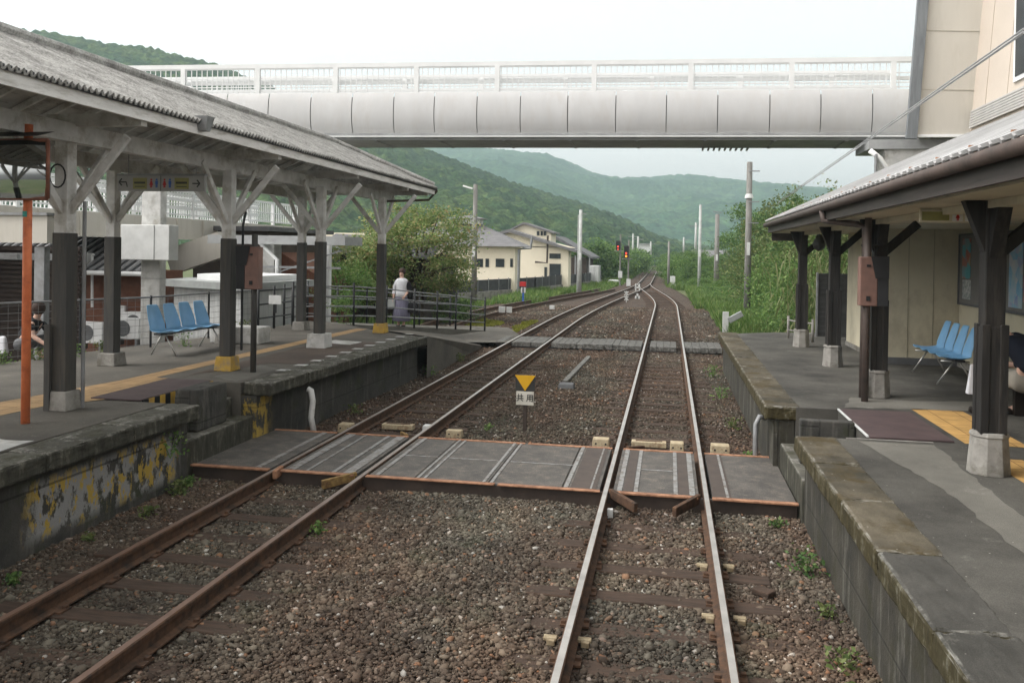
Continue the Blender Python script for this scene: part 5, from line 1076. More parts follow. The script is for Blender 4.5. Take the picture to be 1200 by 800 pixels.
a=gy(0,252,14); b_=gy(55,285,14); MB().box(-17,b_.x,14,14.4,b_.z,a.z).build('roof_band',M['beige_panel'],SH); MB().box(-17,b_.x+.03,13.95,14.5,a.z,a.z+.05).build('roof_edge',M['steel_grey'],SH)
a=gy(40,300,14.1); b_=gy(52,300,14.1); MB().box(a.x,b_.x,14.1,14.25,-.3,2.6).build('post',M['steel_grey'],SH,bevel=.01)
MB().box(-17,-12.4,16.6,16.8,-.3,2.6).build('wall',M['slat_brown'],SH)
mb=MB()
for i in range(22): z=.4+i*.1; mb.box(-17,-12.4,16.56,16.6,z,z+.055)
mb.build('slat',M['slat_brown'],SH); mb=MB(); 
for i in range(3): mb.box(-17,-12.6,15.0+i*.5,15.08+i*.5,2.35-i*.02,2.45)
mb.build('ceiling_bar',M['steel_grey'],SH)
BH=thing('brick_house','reddish brown house with grey ribbed tile roof behind the platform fence','house',(-16,22,-.3))
MB().box(-22,-14.1,21.5,23.4,-.3,1.95).build('wall',M['brick_brown'],BH)
V=[(-22.6,20.8,1.9),(-13.6,20.8,1.9),(-15.6,23.8,3.25),(-22.6,23.8,3.25),(-15.2,24.2,1.9),(-22.6,24.2,1.9)]
MB().add(V,[(0,1,2,3),(1,4,2),(4,5,3,2),(0,5,4,1)]).build('roof',M['roof_dark'],BH)
mb=MB()
for i in range(38):
    x=-22.5+i*.27; k=min(1,max(0,(-13.6-x)/2.0))
    if k>.03: mb.tube([(x,20.75,1.95),(x,20.75+3.4*k,1.95+1.5*k)],.05,6)
mb.build('roof_tile',pm('tile_grey',(.22,.22,.22),(.15,.15,.155),4,.6,.1),BH)
MB().tube([(-22.6,20.7,1.93),(-13.55,20.7,1.90)],.06,8).build('gutter',M['white_metal'],BH)
a=gy(103,300,21.4); 
MB().tube([gy(110,298,21.3),gy(108,300,21.3),gy(108,360,21.3)],.035,6).build('downpipe',M['white_metal'],BH)
a=gy(101,305,21.4); MB().box(a.x-.15,a.x+.15,21.2,21.45,a.z-.12,a.z+.2).build('wall_box',M['white_plastic'],BH)
a=gy(142,310,21.4); MB().box(a.x-.2,a.x+.1,21.42,21.5,.2,1.0).build('pipe_cover',M['white_metal'],BH)
def acunit(label,px,py,Y):
    a=gy(px,py,Y); t=thing('air_conditioner',label,'air conditioner',(a.x,Y,a.z),'outdoor air conditioner units'); MB().box(a.x-.38,a.x+.38,Y,Y+.3,a.z-.28,a.z+.28).build('casing',M['white_metal'],t,bevel=.02)
    MB().tube([(a.x-.1,Y-.012,a.z),(a.x-.1,Y-.0,a.z)],.21,18).build('fan_grille',M['grey_wall'],t); mb=MB()
    for s in (-.28,.28): mb.box(a.x+s-.03,a.x+s+.03,Y+.02,Y+.28,a.z-.45,a.z-.28)
    mb.split('foot',M['steel_grey'],t)
acunit('grey air conditioner unit on the ground right of the first dark canopy column',105,390,20.6); acunit('white air conditioner unit just left of the thick white pillar, nearer of two',148,385,20.9); acunit('partly hidden air conditioner unit touching the thick white pillar',160,378,21.1)
DH=thing('dark_house','dark brown house with slanting roof right of the thick white pillar','house',(-15,29,-.3))
MB().box(-15.9,-13.2,27,32,-.3,3.2).build('wall',M['brown_wall'],DH); 
MB().extr([(-13.2,28,2.5),(-11.8,28,1.7),(-11.8,28,-.3),(-13.2,28,-.3)],(0,3,0)).build('lean_to',M['brick_brown'],DH); MB().box(-13,-9.5,33,38,-.3,2.5).build('rear_wing',M['brown_wall'],DH); MB().add([(-14,32.5,2.6),(-9.0,32.5,2.3),(-9.4,35,3.1),(-14,35,3.3)],[(0,1,2,3)]).build('roof',M['roof_dark'],DH,fix=False)
MB().box(-16.3,-13.0,26.7,32.3,3.2,3.35).build('roof_slab',M['roof_dark'],DH); a=gy(208,322,26.95); MB().tube([(a.x,26.85,a.z),(a.x,26.98,a.z)],.13,10).build('round_vent',M['steel_grey'],DH)
SD=thing('storage_shed','white corrugated shed with flat grey roof behind the platform fence','shed',(-11.5,20.5,-.3))
MB().prism([(-12.9,21.0),(-10.15,19.5),(-9.85,22.5),(-13,24)],-.3,1.60).build('wall',M['shed_wall'],SD); MB().prism([(-13.1,20.8),(-10.0,19.25),(-9.7,22.7),(-13.2,24.2)],1.60,1.78).build('roof',M['shed_roof'],SD); MB().prism([(-12.3,21.1),(-10.2,20.0),(-10.0,22.5),(-12.3,23.6)],1.78,1.93).build('upper_roof',M['white_metal'],SD)
t=thing('concrete_block','pale concrete block at the back of the platform beside canopy column','block',(-8.9,16.6,ZP)); a=gz(262,402,ZP); MB().box(a.x-.3,a.x+.75,a.y,a.y+.5,ZP,ZP+.32).build('block',M['concrete_white'],t,bevel=.02)
GS=thing('gate_shelter','grey steel shelter frame and white wall seen under the footbridge','shelter',(-10.5,24,-.3))
a=gy(305,300,23.5); b_=gy(340,300,23.5); MB().box(a.x,b_.x-.5,23.5,24,-.3,2.9).build('wall',M['concrete_white'],GS); MB().box(a.x-1.5,-9.0,23.2,24.6,2.75,3.0).build('roof_beam',M['bridge_beam'],GS)
MB().tube([(b_.x-.35,23.4,-.3),(b_.x-.35,23.4,2.3),(b_.x-.9,23.4,2.8)],.06,8).build('pipe',M['white_metal'],GS)
mb=MB(); mb.bar((a.x,23.4,2.1),(-9.2,23.4,2.1),.05,.06); mb.bar((b_.x-.3,23.4,1.95),(-9.2,23.4,2.6),.04,.04); mb.build('truss',M['steel_grey'],GS)
MB().box(-10.35,-10.2,25,25.2,-.3,3).build('white_post',M['white_metal'],GS)
BB=thing('beige_building','beige building with flat band roof behind the leafy tree','building',(-13,40,0)); a=gy(383,275,40); b_=gy(446,298,40); MB().box(a.x-4,b_.x,40,46,b_.z,a.z+.1).build('roof_band',M['house_cream'],BB); MB().box(a.x-4,b_.x-.5,40.5,46,-.3,b_.z).build('wall',M['grey_wall'],BB)
t=thing('blue_container','pale blue-grey steel container behind the rear canopy column','container',(-12,36,0)); a=gy(362,316,33); b_=gy(378,350,33); MB().box(a.x-1.2,b_.x+1,33,35.5,-.3,a.z).build('body',pm('container_blue',(.30,.36,.42),(.24,.29,.34),3,.6,.05,stretch=(6,6,.2)),t,bevel=.02); MB().box(a.x+.3,a.x+.34,32.98,33,-.2,a.z-.1).build('door_joint',M['steel_grey'],t)
BW=thing('block_wall','dark grey block wall behind the ramp railings and the tree','wall',(-12,34,0)); MB().box(-18,-8.9,36,36.3,-.3,1.15).build('wall',M['grey_wall'],BW)
# house roof in the right bushes
p=gy(838,299,95); t=thing('house','grey tiled roof of a house rising among the bushes on the right','house',(p.x,95,0)); MB().box(p.x-2.5,p.x+4,95,102,-.3,p.z-.3).build('wall',M['house_cream'],t); MB().add([(p.x-3.2,94.3,p.z-.5),(p.x+4.6,94.3,p.z-.5),(p.x+4.2,98.5,p.z+.55),(p.x-2.4,98.5,p.z+.55),(p.x+4.6,102.6,p.z-.5),(p.x-3.2,102.6,p.z-.5)],[(0,1,2,3),(1,4,2),(4,5,3,2),(5,0,3)]).build('roof',M['house_roof'],t)
p=gy(755,290,200); t=thing('distant_building','tiny white building above the trees at the end of the track','building',(p.x,200,0)); MB().box(p.x-1.3,p.x+1.2,200,203,-.3,p.z+.6).build('wall',M['white_plastic'],t); MB().box(p.x-1.5,p.x+1.4,199.7,203.3,p.z+.6,p.z+.9).build('roof',M['shed_roof'],t)
# ---------------------------------------------------------------- vegetation
def leaves(P,S,aspect=.55,up=.0):
    n=len(P); d=rng.normal(size=(n,3)); d[:,2]=d[:,2]*.6-.15+up; d/=np.linalg.norm(d,axis=1)[:,None]
    e=rng.normal(size=(n,3)); s=np.cross(d,e); s/=np.linalg.norm(s,axis=1)[:,None]
    L=S[:,None]; a=P-d*L*.5; b_=P+s*L*aspect*.5; c=P+d*L*.5; e2=P-s*L*aspect*.5
    V=np.stack([a,b_,c,e2],1).reshape(-1,3); F=np.arange(4*n).reshape(n,4); return V,F
def crown_pts(c,rad,nclump,per,cr,seed,flat=.0,shell=.55):
    r_=np.random.default_rng(seed); out=[]
    u=r_.normal(size=(nclump,3)); u/=np.linalg.norm(u,axis=1)[:,None]; k=r_.uniform(shell,1.,(nclump,1))**.7
    k*=1+.18*np.sin(u[:,:1]*5+seed)+.15*np.sin(u[:,1:2]*7+seed*2)
    C=np.array(c)+u*k*np.array(rad)
    for cc in C:
        q=r_.normal(size=(per,3))*np.array([1,1,.6])*cr*r_.uniform(.5,1.25); out.append(cc+q)
    return np.concatenate(out),C
def tree(label,base,h,crown_c,rad,nclump,per,cr,leaf,mat,seed,trunk_r=.15,group=None,name='tree',limbs=7,cat='tree'):
    base=Vector(base); t=thing(name,label,cat,base,group)
    cc=base+Vector(crown_c); P,C=crown_pts(cc,rad,nclump,per,cr,seed)
    P=P[P[:,2]>base.z+.05]
    S=rng.uniform(.6,1.3,len(P))*leaf; V,F=leaves(P,S); link_mesh(fastmesh('crown',V,F),'crown',mat,t)
    tb=MB(); fork=base.lerp(cc,.55); tb.tube([base-Vector((0,0,.3)),base.lerp(fork,.5)+Vector((.03,0,0)),fork],[trunk_r,trunk_r*.8,trunk_r*.65],8)
    idx=np.linspace(0,len(C)-1,limbs).astype(int)
    for i in idx: q=Vector(C[i]); mdl=fork.lerp(q,.5)+Vector((0,0,.12*rad[2])); tb.tube([fork,mdl,q],[trunk_r*.5,trunk_r*.3,trunk_r*.08],6)
    tb.build('trunk',M['bark'],t,smooth=True); return t
# main tree beside the platform end
tb=gy(505,345,33)
tree('broad green and reddish tree behind the ramp railing at the end of the canopy',(-9.6,33,-.3),5,(-.30,0,2.85),(2.25,2.0,1.95),215,100,.25,.115,M['leaf_tree'],11,.17,limbs=16)
tree('spreading leafy tree joined to the left side of the reddish one',(-12.0,32,-.3),4,(.2,0,2.2),(1.6,1.5,1.25),150,90,.28,.11,M['leaf_tree'],12,.12,limbs=9)
tree('bright green shrub between the canopy columns under the footbridge',(-11.0,27.5,-.3),3,(.3,0,1.7),(1.0,.9,.95),70,80,.2,.085,M['leaf_green'],13,.06,name='shrub',cat='shrub')
tree('small bright green bush beside the rear canopy column',(-8.4,21.6,.4),1.2,(0.02,0,.55),(.28,.3,.6),22,50,.12,.06,M['leaf_green'],14,.03,name='shrub',cat='shrub')
tree('low round bush beside the far end of the ramp railing',(-8.3,33,-.2),1,(0,0,.5),(.9,.8,.5),40,60,.17,.08,M['leaf_dark'],15,.04,name='shrub',cat='shrub')
# background trees left of the single track
g_='trees left of the single track'
for i,(px,pyc,Y,rw,rh,mt,l) in enumerate(((702,308,100,2.6,2.0,'leaf_green','round green tree right of the dark shed'),(690,306,95,2.2,1.9,'leaf_dark','dark green tree close behind the dark shed'),(712,310,105,2.4,1.5,'leaf_green','low green tree left of the two red signals'),(722,311,112,2.6,1.5,'leaf_green','green tree behind the two red signals'),(732,309,118,2.8,1.4,'leaf_dark','dark low tree just right of the two red signals'),(736,307,125,2.6,1.5,'leaf_green','broad green tree right of the two red signals'),(738,307,137,3.0,1.5,'leaf_green','green tree before the bend of the track'),(741,306,150,3.2,1.5,'leaf_dark','dark green tree near the vanishing point, left of the track'),(750,302,200,3.4,1.5,'leaf_dark','farthest dark tree left of the vanishing track'),(676,318,98,3,1.6,'leaf_dark','low dark tree behind the shed roof'))):
    p=gy(px,pyc,Y); tree(l,(p.x,Y,-.4),4,(0,0,p.z+.4),(rw,rw*.8,rh),90,70,.55,.34,M[mt],30+i,.2,limbs=6)
# bushes on the right bank : prototypes copied
protos=[]
def bush_proto(i,mt,rw,rh,nc,per,leaf,label,nm='shrub'):
    t=tree(label,(0,0,0),rh,(0,0,rh*.55),(rw,rw,rh*.55),nc,per,.27,leaf,M[mt],50+i,.07,group='bushes on the right bank',name=nm,limbs=6,cat='shrub'); return t
plan=[ # px, py_top, Y, proto
 (890,243,60,0),(903,240,54,0),(918,238,50,1),(932,240,50,0),(945,240,42,1),(965,236,38,0),(985,238,34,1),(1010,246,32,1),(1035,250,31,1),
 (898,290,48,1),(908,300,46,2),(922,295,39,2),(942,300,35,2),(962,290,32,2),(982,300,29,2),(868,272,76,0),(880,300,60,1),
 (905,345,45,3),(925,345,37,3),(945,350,33,3),(965,348,30,3),(890,352,47,3),(860,340,53,3),(848,330,60,2),(832,325,74,2),(935,330,34,2),(910,325,43,2),
 (799,298,130,0),(801,296,92,0),(806,294,88,0),(815,296,84,2),(796,302,100,2),(800,302,86,2),(828,303,82,0),(848,300,74,0),(836,305,80,2),(800,296,115,0),(813,298,105,0),(824,306,100,1),(852,312,84,0),(802,315,97,2),(815,322,82,2),(838,322,78,2),(799,308,125,2),(800,311,150,2),(818,303,88,2),(830,303,86,2),(842,304,84,2),(854,303,82,2),(846,318,70,2),(826,325,74,2),(860,325,60,2),(872,330,55,2),(852,340,56,3),(838,340,62,3),(868,350,50,3)]
PR=[bush_proto(0,'leaf_dark',2.0,4.0,120,85,.13,'tall dark green bush on the right bank beyond the platform'),bush_proto(1,'leaf_olive',1.7,3.6,110,85,.12,'olive green bush with paler tips on the right bank behind the station canopy'),bush_proto(2,'leaf_green',1.5,2.4,95,85,.11,'bright green rounded bush on the slope of the right bank'),bush_proto(3,'leaf_green',1.3,1.2,70,80,.09,'low spreading green bush at the foot of the right bank')]
used=set(); nat=[4.0,3.6,2.4,1.2]
for i,(px,pyt,Y,k) in enumerate(plan):
    tp=gy(px,pyt,Y); o=PR[k] if k not in used else copy_tree(PR[k]); used.add(k)
    s=(tp.z+.35)/nat[k]*1.0; s=max(.35,min(s,3.))/1.1; w_=s if k!=3 else s*1.1
    o.location=(tp.x,Y,-.35); o.rotation_euler.z=random.uniform(0,6.28); w_=max(w_*.85,.55+Y*.008); o.scale=(w_,w_,s)
# pampas/bamboo near the station far end
P=[];rngb=np.random.default_rng(5)
t=thing('bamboo_clump','tall pale bamboo-like grass clump behind the farthest station columns','bamboo',(3.6,23.5,.2)); 
n=600; bx=3.75+rngb.normal(0,.55,n); by=23.6+rngb.normal(0,.5,n); bz=rngb.uniform(.6,2.9,n); L=rngb.uniform(.25,.6,n); a=rngb.uniform(0,6.28,n)
d=np.stack([np.cos(a)*.5,np.sin(a)*.5,-.55-rngb.uniform(0,.5,n)],-1); s=np.stack([-np.sin(a),np.cos(a),0*a],-1)*.014; p0=np.stack([bx,by,bz],-1); p1=p0+d*L[:,None]*.5+np.array([0,0,.06]); p2=p0+d*L[:,None]
V=np.stack([p0-s,p0+s,p1+s,p1-s,p1-s,p1+s,p2+s*.1,p2-s*.1],1).reshape(-1,3); F=np.arange(8*n).reshape(-1,4); link_mesh(fastmesh('foliage',V,F),'foliage',M['bamboo'],t)
mb=MB()
for i in range(14): x=3.75+random.gauss(0,.4); y=23.6+random.gauss(0,.4); mb.tube([(x,y,0),(x+random.uniform(-.2,.2),y,random.uniform(1.8,2.9))],[.016,.006],5)
mb.build('stem',M['bamboo'],t)
# grass stuff
def grass(name,regions,n,h,mat,seed,wid=.012):
    r_=np.random.default_rng(seed); P=[]
    tot=sum(k for *_,k in regions)
    for (x0,x1,y0,y1,z,k) in regions:
        m_=int(n*k/tot); X=r_.uniform(x0,x1,m_); Y=r_.uniform(y0,y1,m_); P.append(np.stack([X,Y,np.full(m_,z)],-1))
    P=np.concatenate(P); nn=np.array([mnoise.noise(Vector((p[0]*.9,p[1]*.5,seed))) for p in P]); P=P[nn>-.18]; m_=len(P)
    a=r_.uniform(0,6.28,m_); L=h*r_.uniform(.4,1.3,m_); w_=wid*r_.uniform(.7,1.5,m_); ln=r_.uniform(.1,.6,m_)
    s=np.stack([np.cos(a)*w_,np.sin(a)*w_,0*a],-1); b_=r_.uniform(0,6.28,m_); tip=P+np.stack([np.cos(b_)*ln*L,np.sin(b_)*ln*L,L],-1); mid=P+(tip-P)*.5+np.array([0,0,1])*(L*.12)[:,None]
    V=np.stack([P-s,P+s,mid+s*.8,mid-s*.8,mid-s*.8,mid+s*.8,tip+s*.1,tip-s*.1],1).reshape(-1,3); return stuff(link_mesh(fastmesh(name,V,np.arange(8*m_).reshape(-1,4)),name,mat))
grass('grass',[(2.0,5.5,23,46,-.4,5),(1.4,4.5,46,75,-.42,3),(-.2,3.5,75,120,-.42,2),(-.5,3,120,220,-.42,1)],70000,.55,M['grass'],3,.024)
grass('grass',[(-12.5,-9.2,30,46,-.35,2),(-9.8,-7.0,46,64,-.35,3),(-7.5,-4.6,62,82,-.4,3),(-8,-4.4,82,150,-.42,3),(-8,-5,150,260,-.42,1)],42000,.45,M['grass'],4,.022)
grass('moss',[(-7.6,-5.2,28.5,35,-.17,1)],9000,.06,M['grass_yellow'],6,.03)
# weeds: small plants at walls
def weed(label,x,y,z,h,n,mat='leaf_green',group='weeds at the platform walls'):
    r_=np.random.default_rng(int(abs(x*100+y*10))); P=np.stack([x+r_.normal(0,h*.35,n),y+r_.normal(0,h*.35,n),z+r_.uniform(0,h,n)],-1); V,F=leaves(P,r_.uniform(.6,1.3,n)*.05); t=thing('weed',label,'weed',(x,y,z),group); link_mesh(fastmesh('leaves',V,F),'leaves',M[mat],t)
    mb=MB(); 
    for i in range(5): mb.tube([(x,y,z-.03),(x+r_.normal(0,h*.3),y+r_.normal(0,h*.3),z+h*.8)],.004,4)
    mb.build('stem',M[mat],t)
weed('small green fern growing out of the left platform wall corner beside the steps',-5.58,9.05,.25,.28,90); weed('grey-green weed at the foot of the left platform wall by the crossing',-5.45,9.0,-.17,.16,160,'leaf_olive'); weed('low weed against the near right platform wall',1.25,8.0,-.17,.22,130,'leaf_dark'); weed('green tuft by the right platform pipe',1.15,11.7+.5,-.17,.14,100); weed('weed on the ballast by the inner left rail',-3.35,8.05,-.17,.12,50); weed('yellowish weed growing at the left platform fence post',-9.2,17.6,ZP,.3,150,'leaf_olive'); weed('green weed behind the left platform between two columns',-9.0,15.0,ZP,.26,70,'leaf_green'); weed('tiny yellow-green weed left of the yellow sign',-2.75,13.4,-.17,.1,40)
for x,y,k in ((-10.4,11.2,0),(-10.25,11.9,1),(-10.1,12.5,0),(-9.9,13.1,1),(-9.75,13.7,0)): weed('leafy flower-bed plant along the fence behind the first canopy column',x,y,ZP-.05,.26,130,'leaf_green' if k else 'leaf_olive','flower bed plants by the crouching person')
for (x,y,h,k,mt) in ((1.22,6.2,.16,70,'leaf_olive'),(1.2,5.5,.2,90,'leaf_olive'),(1.25,7.1,.12,60,'leaf_olive'),(1.15,9.3,.12,60,'leaf_dark'),(1.1,14.5,.2,90,'leaf_olive'),(1.05,17.5,.25,110,'leaf_green'),(1.05,20.5,.3,120,'leaf_green')):
    weed('small weed tuft along the foot of the right platform wall',x,y,-.18,h,k,mt,'weed tufts at the right platform wall')
for (x,y,h,k,mt) in ((-5.3,8.2,.12,80,'leaf_olive'),(-5.4,7.4,.09,60,'leaf_olive'),(-5.3,6.3,.1,70,'leaf_dark'),(-5.5,9.3,.14,90,'leaf_green'),(-5.3,14.2,.16,70,'leaf_olive'),(-5.25,18.8,.25,110,'leaf_green'),(-5.2,21.5,.22,100,'leaf_olive')):
    weed('small weed tuft along the foot of the left platform wall',x,y,-.18,h,k,mt,'weed tufts at the left platform wall')
# ---------------------------------------------------------------- people
def skin_body(name,joints,edges,mat,parent=None,origin=None,sub=2,root=0):
    me=bpy.data.meshes.new(name); me.from_pydata([j[:3] for j in joints],edges,[]); o=bpy.data.objects.new(name+'_src',me); COL.objects.link(o)
    md=o.modifiers.new('Skin','SKIN'); md.use_smooth_shade=True; md.branch_smoothing=.6
    sv=me.skin_vertices[0].data
    for i,j in enumerate(joints): r_=j[3]; sv[i].radius=(r_,r_) if not hasattr(r_,'__len__') else r_; sv[i].use_root=(i==root)
    sb_=o.modifiers.new('sub','SUBSURF'); sb_.levels=sub; sb_.render_levels=sub
    dg=bpy.context.evaluated_depsgraph_get(); m2=bpy.data.meshes.new_from_object(o.evaluated_get(dg)); bpy.data.objects.remove(o)
    m2.materials.clear(); return link_mesh(m2,name,mat,parent,origin,smooth=True)
def ellip(name,c,r,mat,parent,n=14,cut=None):
    V=[];F=[]
    for i in range(n+1):
        th=math.pi*i/n
        for k in range(n): a=2*math.pi*k/n; V.append((c[0]+r[0]*math.sin(th)*math.cos(a),c[1]+r[1]*math.sin(th)*math.sin(a),c[2]+r[2]*math.cos(th)))
    for i in range(n):
        for k in range(n): F.append((i*n+k,i*n+(k+1)%n,(i+1)*n+(k+1)%n,(i+1)*n+k))
    return MB().add(V,F).build(name,mat,parent,smooth=True)
def fingers(J,E,wrist,hand,d,side,L=.17,r=.009):
    """palm and five fingers appended to the body skeleton"""
    d=Vector(d).normalized(); side=Vector(side).normalized(); n=d.cross(side).normalized(); k=len(J)
    palm=Vector(hand); J.append((*palm,.026)); E.append((wrist,k))
    for i in range(4):
        o=side*((i-1.5)*.021); a=palm+d*.045+o; b_=a+d*.035+n*.006; c=b_+d*.028*(1 if i in(1,2) else .75)+n*.018; q=len(J)
        J.extend([(*a,.010),(*b_,.0085),(*c,.007)]); E.extend([(k,q),(q,q+1),(q+1,q+2)])
    q=len(J); a=palm-side*.035+d*.012; J.extend([(*a,.011),(*(a-side*.012+d*.03),.009)]); E.extend([(k,q),(q,q+1)])
# standing woman on the ramp
wx,wy,wz=gy(470,389,24.4).x,24.4,.40
W=thing('person','person in a white top and long grey-lavender skirt with black jacket standing on the ramp','person',(wx,wy,wz))
def q(x,y,z): return (wx+x,wy+y,wz+z)
J=[(*q(0,0,.92),.13),(*q(0,0,1.1),.115),(*q(0,0,1.28),.13),(*q(0,0,1.40),.085),(*q(0,-.01,1.47),.05),(*q(0,-.02,1.56),.085),(*q(0,-.02,1.64),.07),
   (*q(-.16,0,1.34),.055),(*q(-.23,0,1.10),.042),(*q(-.22,-.08,.88),.032),(*q(.16,0,1.34),.055),(*q(.22,.02,1.10),.042),(*q(.16,-.12,.93),.032),
   (*q(-.08,0,.85),.09),(*q(-.08,0,.48),.06),(*q(-.08,.01,.10),.038),(*q(-.08,-.10,.03),.035),(*q(.08,0,.85),.09),(*q(.08,0,.48),.06),(*q(.08,.01,.10),.038),(*q(.08,-.10,.03),.035)]
E=[(0,1),(1,2),(2,3),(3,4),(4,5),(5,6),(2,7),(7,8),(8,9),(2,10),(10,11),(11,12),(0,13),(13,14),(14,15),(15,16),(0,17),(17,18),(18,19),(19,20)]
fingers(J,E,9,q(-.22,-.11,.82),(0,-.3,-1),(0,1,0)); fingers(J,E,12,q(.14,-.16,.89),(-.3,-.6,-.5),(0,0,1))
bd=skin_body('body',J,E,M['skin'],W)
def lath(name,pr,c,mat,par,n=20,sx=1,sy=.75,fold=0):
    V=[];F=[]
    for z,r_ in pr:
        for k in range(n): a=2*math.pi*k/n; rr_=r_*(1+fold*math.sin(a*7)*(1 if z<pr[0][0] else 0)); V.append((c[0]+rr_*sx*math.cos(a),c[1]+rr_*sy*math.sin(a),c[2]+z))
    for i in range(len(pr)-1):
        for k in range(n): F.append((i*n+k,i*n+(k+1)%n,(i+1)*n+(k+1)%n,(i+1)*n+k))
    return MB().add(V,F).build(name,mat,par,smooth=True)
lath('skirt',[(.98,.15),(.85,.19),(.5,.235),(.18,.27),(.17,.25)],(wx,wy,wz),M['cloth_lavender'],W,fold=.05)
lath('top',[(1.43,.07),(1.40,.15),(1.33,.20),(1.15,.165),(1.0,.17),(.88,.195),(.87,.17)],(wx,wy,wz),M['cloth_white'],W)
Js=[(*q(-.13,0,1.36),.07),(*q(-.20,0,1.20),.062),(*q(-.235,0,1.05),.055),(*q(-.225,-.06,.94),.045)]; skin_body('sleeve',Js,[(0,1),(1,2),(2,3)],M['cloth_white'],W)
Js=[(*q(.11,0.02,1.36),.095),(*q(.20,.03,1.22),.095),(*q(.235,.04,1.05),.095),(*q(.26,.04,.80),.11)]; skin_body('jacket',Js,[(0,1),(1,2),(2,3)],M['cloth_black'],W)
ellip('hair',q(0,.015,1.61),(.105,.105,.115),M['hair'],W)
fc=MB(); 
for s in (-1,1): fc.box(wx+s*.03-.012,wx+s*.03+.012,wy-.108,wy-.098,wz+1.565,wz+1.573)
fc.box(wx-.018,wx+.018,wy-.108,wy-.1,wz+1.505,wz+1.512); fc.build('face_features',M['hair'],W); MB().frust(wx,wy-.105,wz+1.525,wz+1.56,(.014,.014),(.006,.008)).build('nose',M['skin'],W)
for s in (-1,1): MB().box(wx+s*.08-.035,wx+s*.08+.035,wy-.17,wy+.06,wz,wz+.06).build('shoe',M['cloth_black'],W,bevel=.02)
t=thing('hand_bag','small grey-green handbag held by the standing person','bag',q(-.26,-.1,.62)); MB().frust(wx-.27,wy-.12,wz+.58,wz+.80,(.12,.05),(.10,.035)).build('bag_body',M['shed_roof'],t,bevel=.02); MB().tube([q(-.34,-.12,.8),q(-.28,-.12,.9),q(-.21,-.12,.8)],.008,6).build('strap',M['leather'],t)
t=thing('hand_bag','black shoulder bag at the right side of the standing person','bag',q(.34,-.02,.5)); MB().frust(wx+.36,wy-.02,wz+.42,wz+.72,(.16,.07),(.13,.05)).build('bag_body',M['cloth_black'],t,bevel=.03); MB().tube([q(.28,-.02,.72),q(.22,.0,1.1),q(.14,.0,1.42)],.01,6).build('strap',M['cloth_black'],t)
# crouching gardener
c0=gy(40,425,13.3); kx,ky,kz=c0.x-.0,13.3,ZP-.12
K=thing('person','person in dark clothes crouching over the flower bed behind the orange pole','person',(kx,ky,kz))
def q2(x,y,z): return (kx+x,ky+y,kz+z)
J=[(*q2(-.28,.05,.28),.13),(*q2(-.16,.03,.48),.125),(*q2(-.02,.0,.66),.12),(*q2(.05,-.01,.74),.06),(*q2(.10,-.03,.80),.05),(*q2(.14,-.04,.88),.085),(*q2(.13,-.03,.95),.07),
   (*q2(.05,-.16,.62),.055),(*q2(.15,-.2,.42),.045),(*q2(.36,-.18,.30),.032),(*q2(.05,.15,.62),.055),(*q2(.16,.18,.42),.045),(*q2(.36,.08,.28),.032),
   (*q2(-.22,-.1,.25),.09),(*q2(.1,-.14,.42),.07),(*q2(-.08,-.14,.08),.045),(*q2(.05,-.15,.03),.04),(*q2(-.22,.16,.25),.09),(*q2(.08,.2,.40),.07),(*q2(-.08,.2,.08),.045),(*q2(.05,.2,.03),.04)]
E=[(0,1),(1,2),(2,3),(3,4),(4,5),(5,6),(2,7),(7,8),(8,9),(2,10),(10,11),(11,12),(0,13),(13,14),(14,15),(15,16),(0,17),(17,18),(18,19),(19,20)]
fingers(J,E,9,q2(.43,-.17,.27),(1,0,-.3),(0,1,0)); fingers(J,E,12,q2(.43,.06,.25),(1,0,-.3),(0,1,0))
skin_body('body',J,E,M['skin'],K)
skin_body('shirt',[(*q2(-.26,.04,.34),.15),(*q2(-.16,.03,.48),.15),(*q2(-.03,.0,.66),.145),(*q2(.04,-.01,.74),.085),(*q2(.05,-.16,.62),.07),(*q2(.11,-.19,.5),.06),(*q2(.05,.15,.62),.07),(*q2(.11,.17,.5),.06)],[(0,1),(1,2),(2,3),(2,4),(4,5),(2,6),(6,7)],M['cloth_black'],K)
skin_body('trousers',[(*q2(-.28,.05,.26),.145),(*q2(-.2,-.1,.26),.11),(*q2(.1,-.14,.42),.085),(*q2(-.08,-.14,.12),.06),(*q2(-.2,.16,.26),.11),(*q2(.08,.2,.40),.085),(*q2(-.08,.2,.12),.06)],[(0,1),(1,2),(2,3),(0,4),(4,5),(5,6)],M['grey_wall'],K)
ellip('hair',q2(.10,-.03,.905),(.115,.11,.125),M['hair'],K); 
t=thing('white_bag','crumpled white bag beside the crouching person','bag',q2(-.45,-.3,.2)); MB().frust(kx-.42,ky-.25,kz+.12,kz+.42,(.10,.06),(.07,.03)).build('bag_body',M['cloth_white'],t,bevel=.03)
# seated man on the right, bending forward
mx,my,mz=4.15,11.3,ZP
Pm=thing('person','seated person in navy jacket and beige trousers bending forward behind the near column','person',(mx,my,mz))
def q3(x,y,z): return (mx+x,my+y,mz+z)
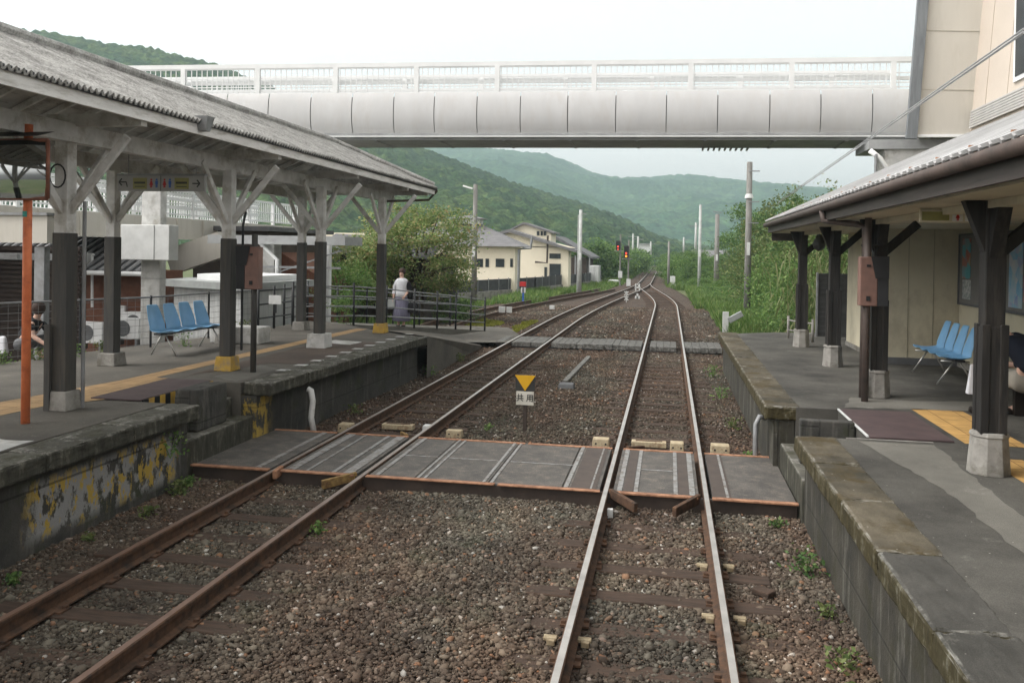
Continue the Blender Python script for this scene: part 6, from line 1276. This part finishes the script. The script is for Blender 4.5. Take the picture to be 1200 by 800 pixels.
# sits on bench facing -X/+Y(away), torso bends toward +Y
J=[(*q3(.05,-.35,.50),.15),(*q3(.02,-.28,.72),.14),(*q3(-.03,-.08,.92),.14),(*q3(-.08,.10,.98),.07),(*q3(-.1,.18,.96),.055),(*q3(-.12,.27,.92),.09),(*q3(-.13,.34,.88),.07),
   (*q3(-.2,-.02,.90),.06),(*q3(-.28,.10,.64),.05),(*q3(-.30,.42,.60),.034),(*q3(.18,.0,.88),.06),(*q3(.15,.18,.62),.05),(*q3(-.08,.42,.58),.034),
   (*q3(-.08,-.25,.48),.10),(*q3(-.25,.12,.50),.075),(*q3(-.25,.16,.10),.045),(*q3(-.36,.20,.04),.04),(*q3(.16,-.25,.48),.10),(*q3(.1,.16,.50),.075),(*q3(.08,.2,.10),.045),(*q3(-.02,.25,.04),.04)]
E=[(0,1),(1,2),(2,3),(3,4),(4,5),(5,6),(2,7),(7,8),(8,9),(2,10),(10,11),(11,12),(0,13),(13,14),(14,15),(15,16),(0,17),(17,18),(18,19),(19,20)]
fingers(J,E,9,q3(-.31,.50,.59),(-.1,1,-.2),(.3,0,1)); fingers(J,E,12,q3(-.12,.50,.57),(-.2,1,-.2),(.3,0,1))
skin_body('body',J,E,M['skin'],Pm)
skin_body('jacket',[(*q3(.05,-.36,.56),.19),(*q3(.02,-.30,.74),.19),(*q3(-.03,-.1,.93),.185),(*q3(-.07,.06,.98),.11),(*q3(-.2,-.02,.90),.09),(*q3(-.27,.08,.68),.075),(*q3(-.29,.26,.62),.06),(*q3(.18,.0,.88),.09),(*q3(.15,.16,.66),.075),(*q3(.05,.28,.6),.06)],[(0,1),(1,2),(2,3),(2,4),(4,5),(5,6),(2,7),(7,8),(8,9)],M['cloth_navy'],Pm)
skin_body('trousers',[(*q3(.05,-.33,.48),.17),(*q3(-.08,-.22,.48),.13),(*q3(-.25,.12,.50),.10),(*q3(-.25,.16,.16),.07),(*q3(.16,-.22,.48),.13),(*q3(.1,.16,.50),.10),(*q3(.08,.2,.16),.07)],[(0,1),(1,2),(2,3),(0,4),(4,5),(5,6)],M['cloth_beige'],Pm)
ellip('hair',q3(-.12,.26,.99),(.10,.11,.09),M['hair'],Pm)
for x,y in ((-.34,.19),(-.02,.24)): MB().box(mx+x-.14,mx+x+.08,my+y-.05,my+y+.05,mz,mz+.08).build('shoe',M['leather'],Pm,bevel=.025)
t=thing('white_towel','white cloth hanging from the hands of the seated person','towel',q3(-.3,.5,.5)); MB().frust(mx-.33,my+.56,mz+.18,mz+.56,(.07,.05),(.03,.015)).build('cloth',M['cloth_white'],t,bevel=.015)
# ---------------------------------------------------------------- haze
hm=bpy.data.materials.new('haze'); hm.use_nodes=True; t=hm.node_tree; t.nodes.clear(); ou=t.nodes.new('ShaderNodeOutputMaterial'); pv=t.nodes.new('ShaderNodeVolumePrincipled'); pv.inputs['Color'].default_value=(.72,.935,1,1); pv.inputs['Density'].default_value=.00055; pv.inputs['Anisotropy'].default_value=.2; t.links.new(pv.outputs[0],ou.inputs['Volume'])
hz=MB().box(-1500,1500,-60,1760,-3,330).build('haze',hm); stuff(hz)
sc.cycles.volume_bounces=0; sc.cycles.volume_step_rate=8; sc.cycles.max_bounces=6; sc.cycles.diffuse_bounces=4; sc.cycles.glossy_bounces=2
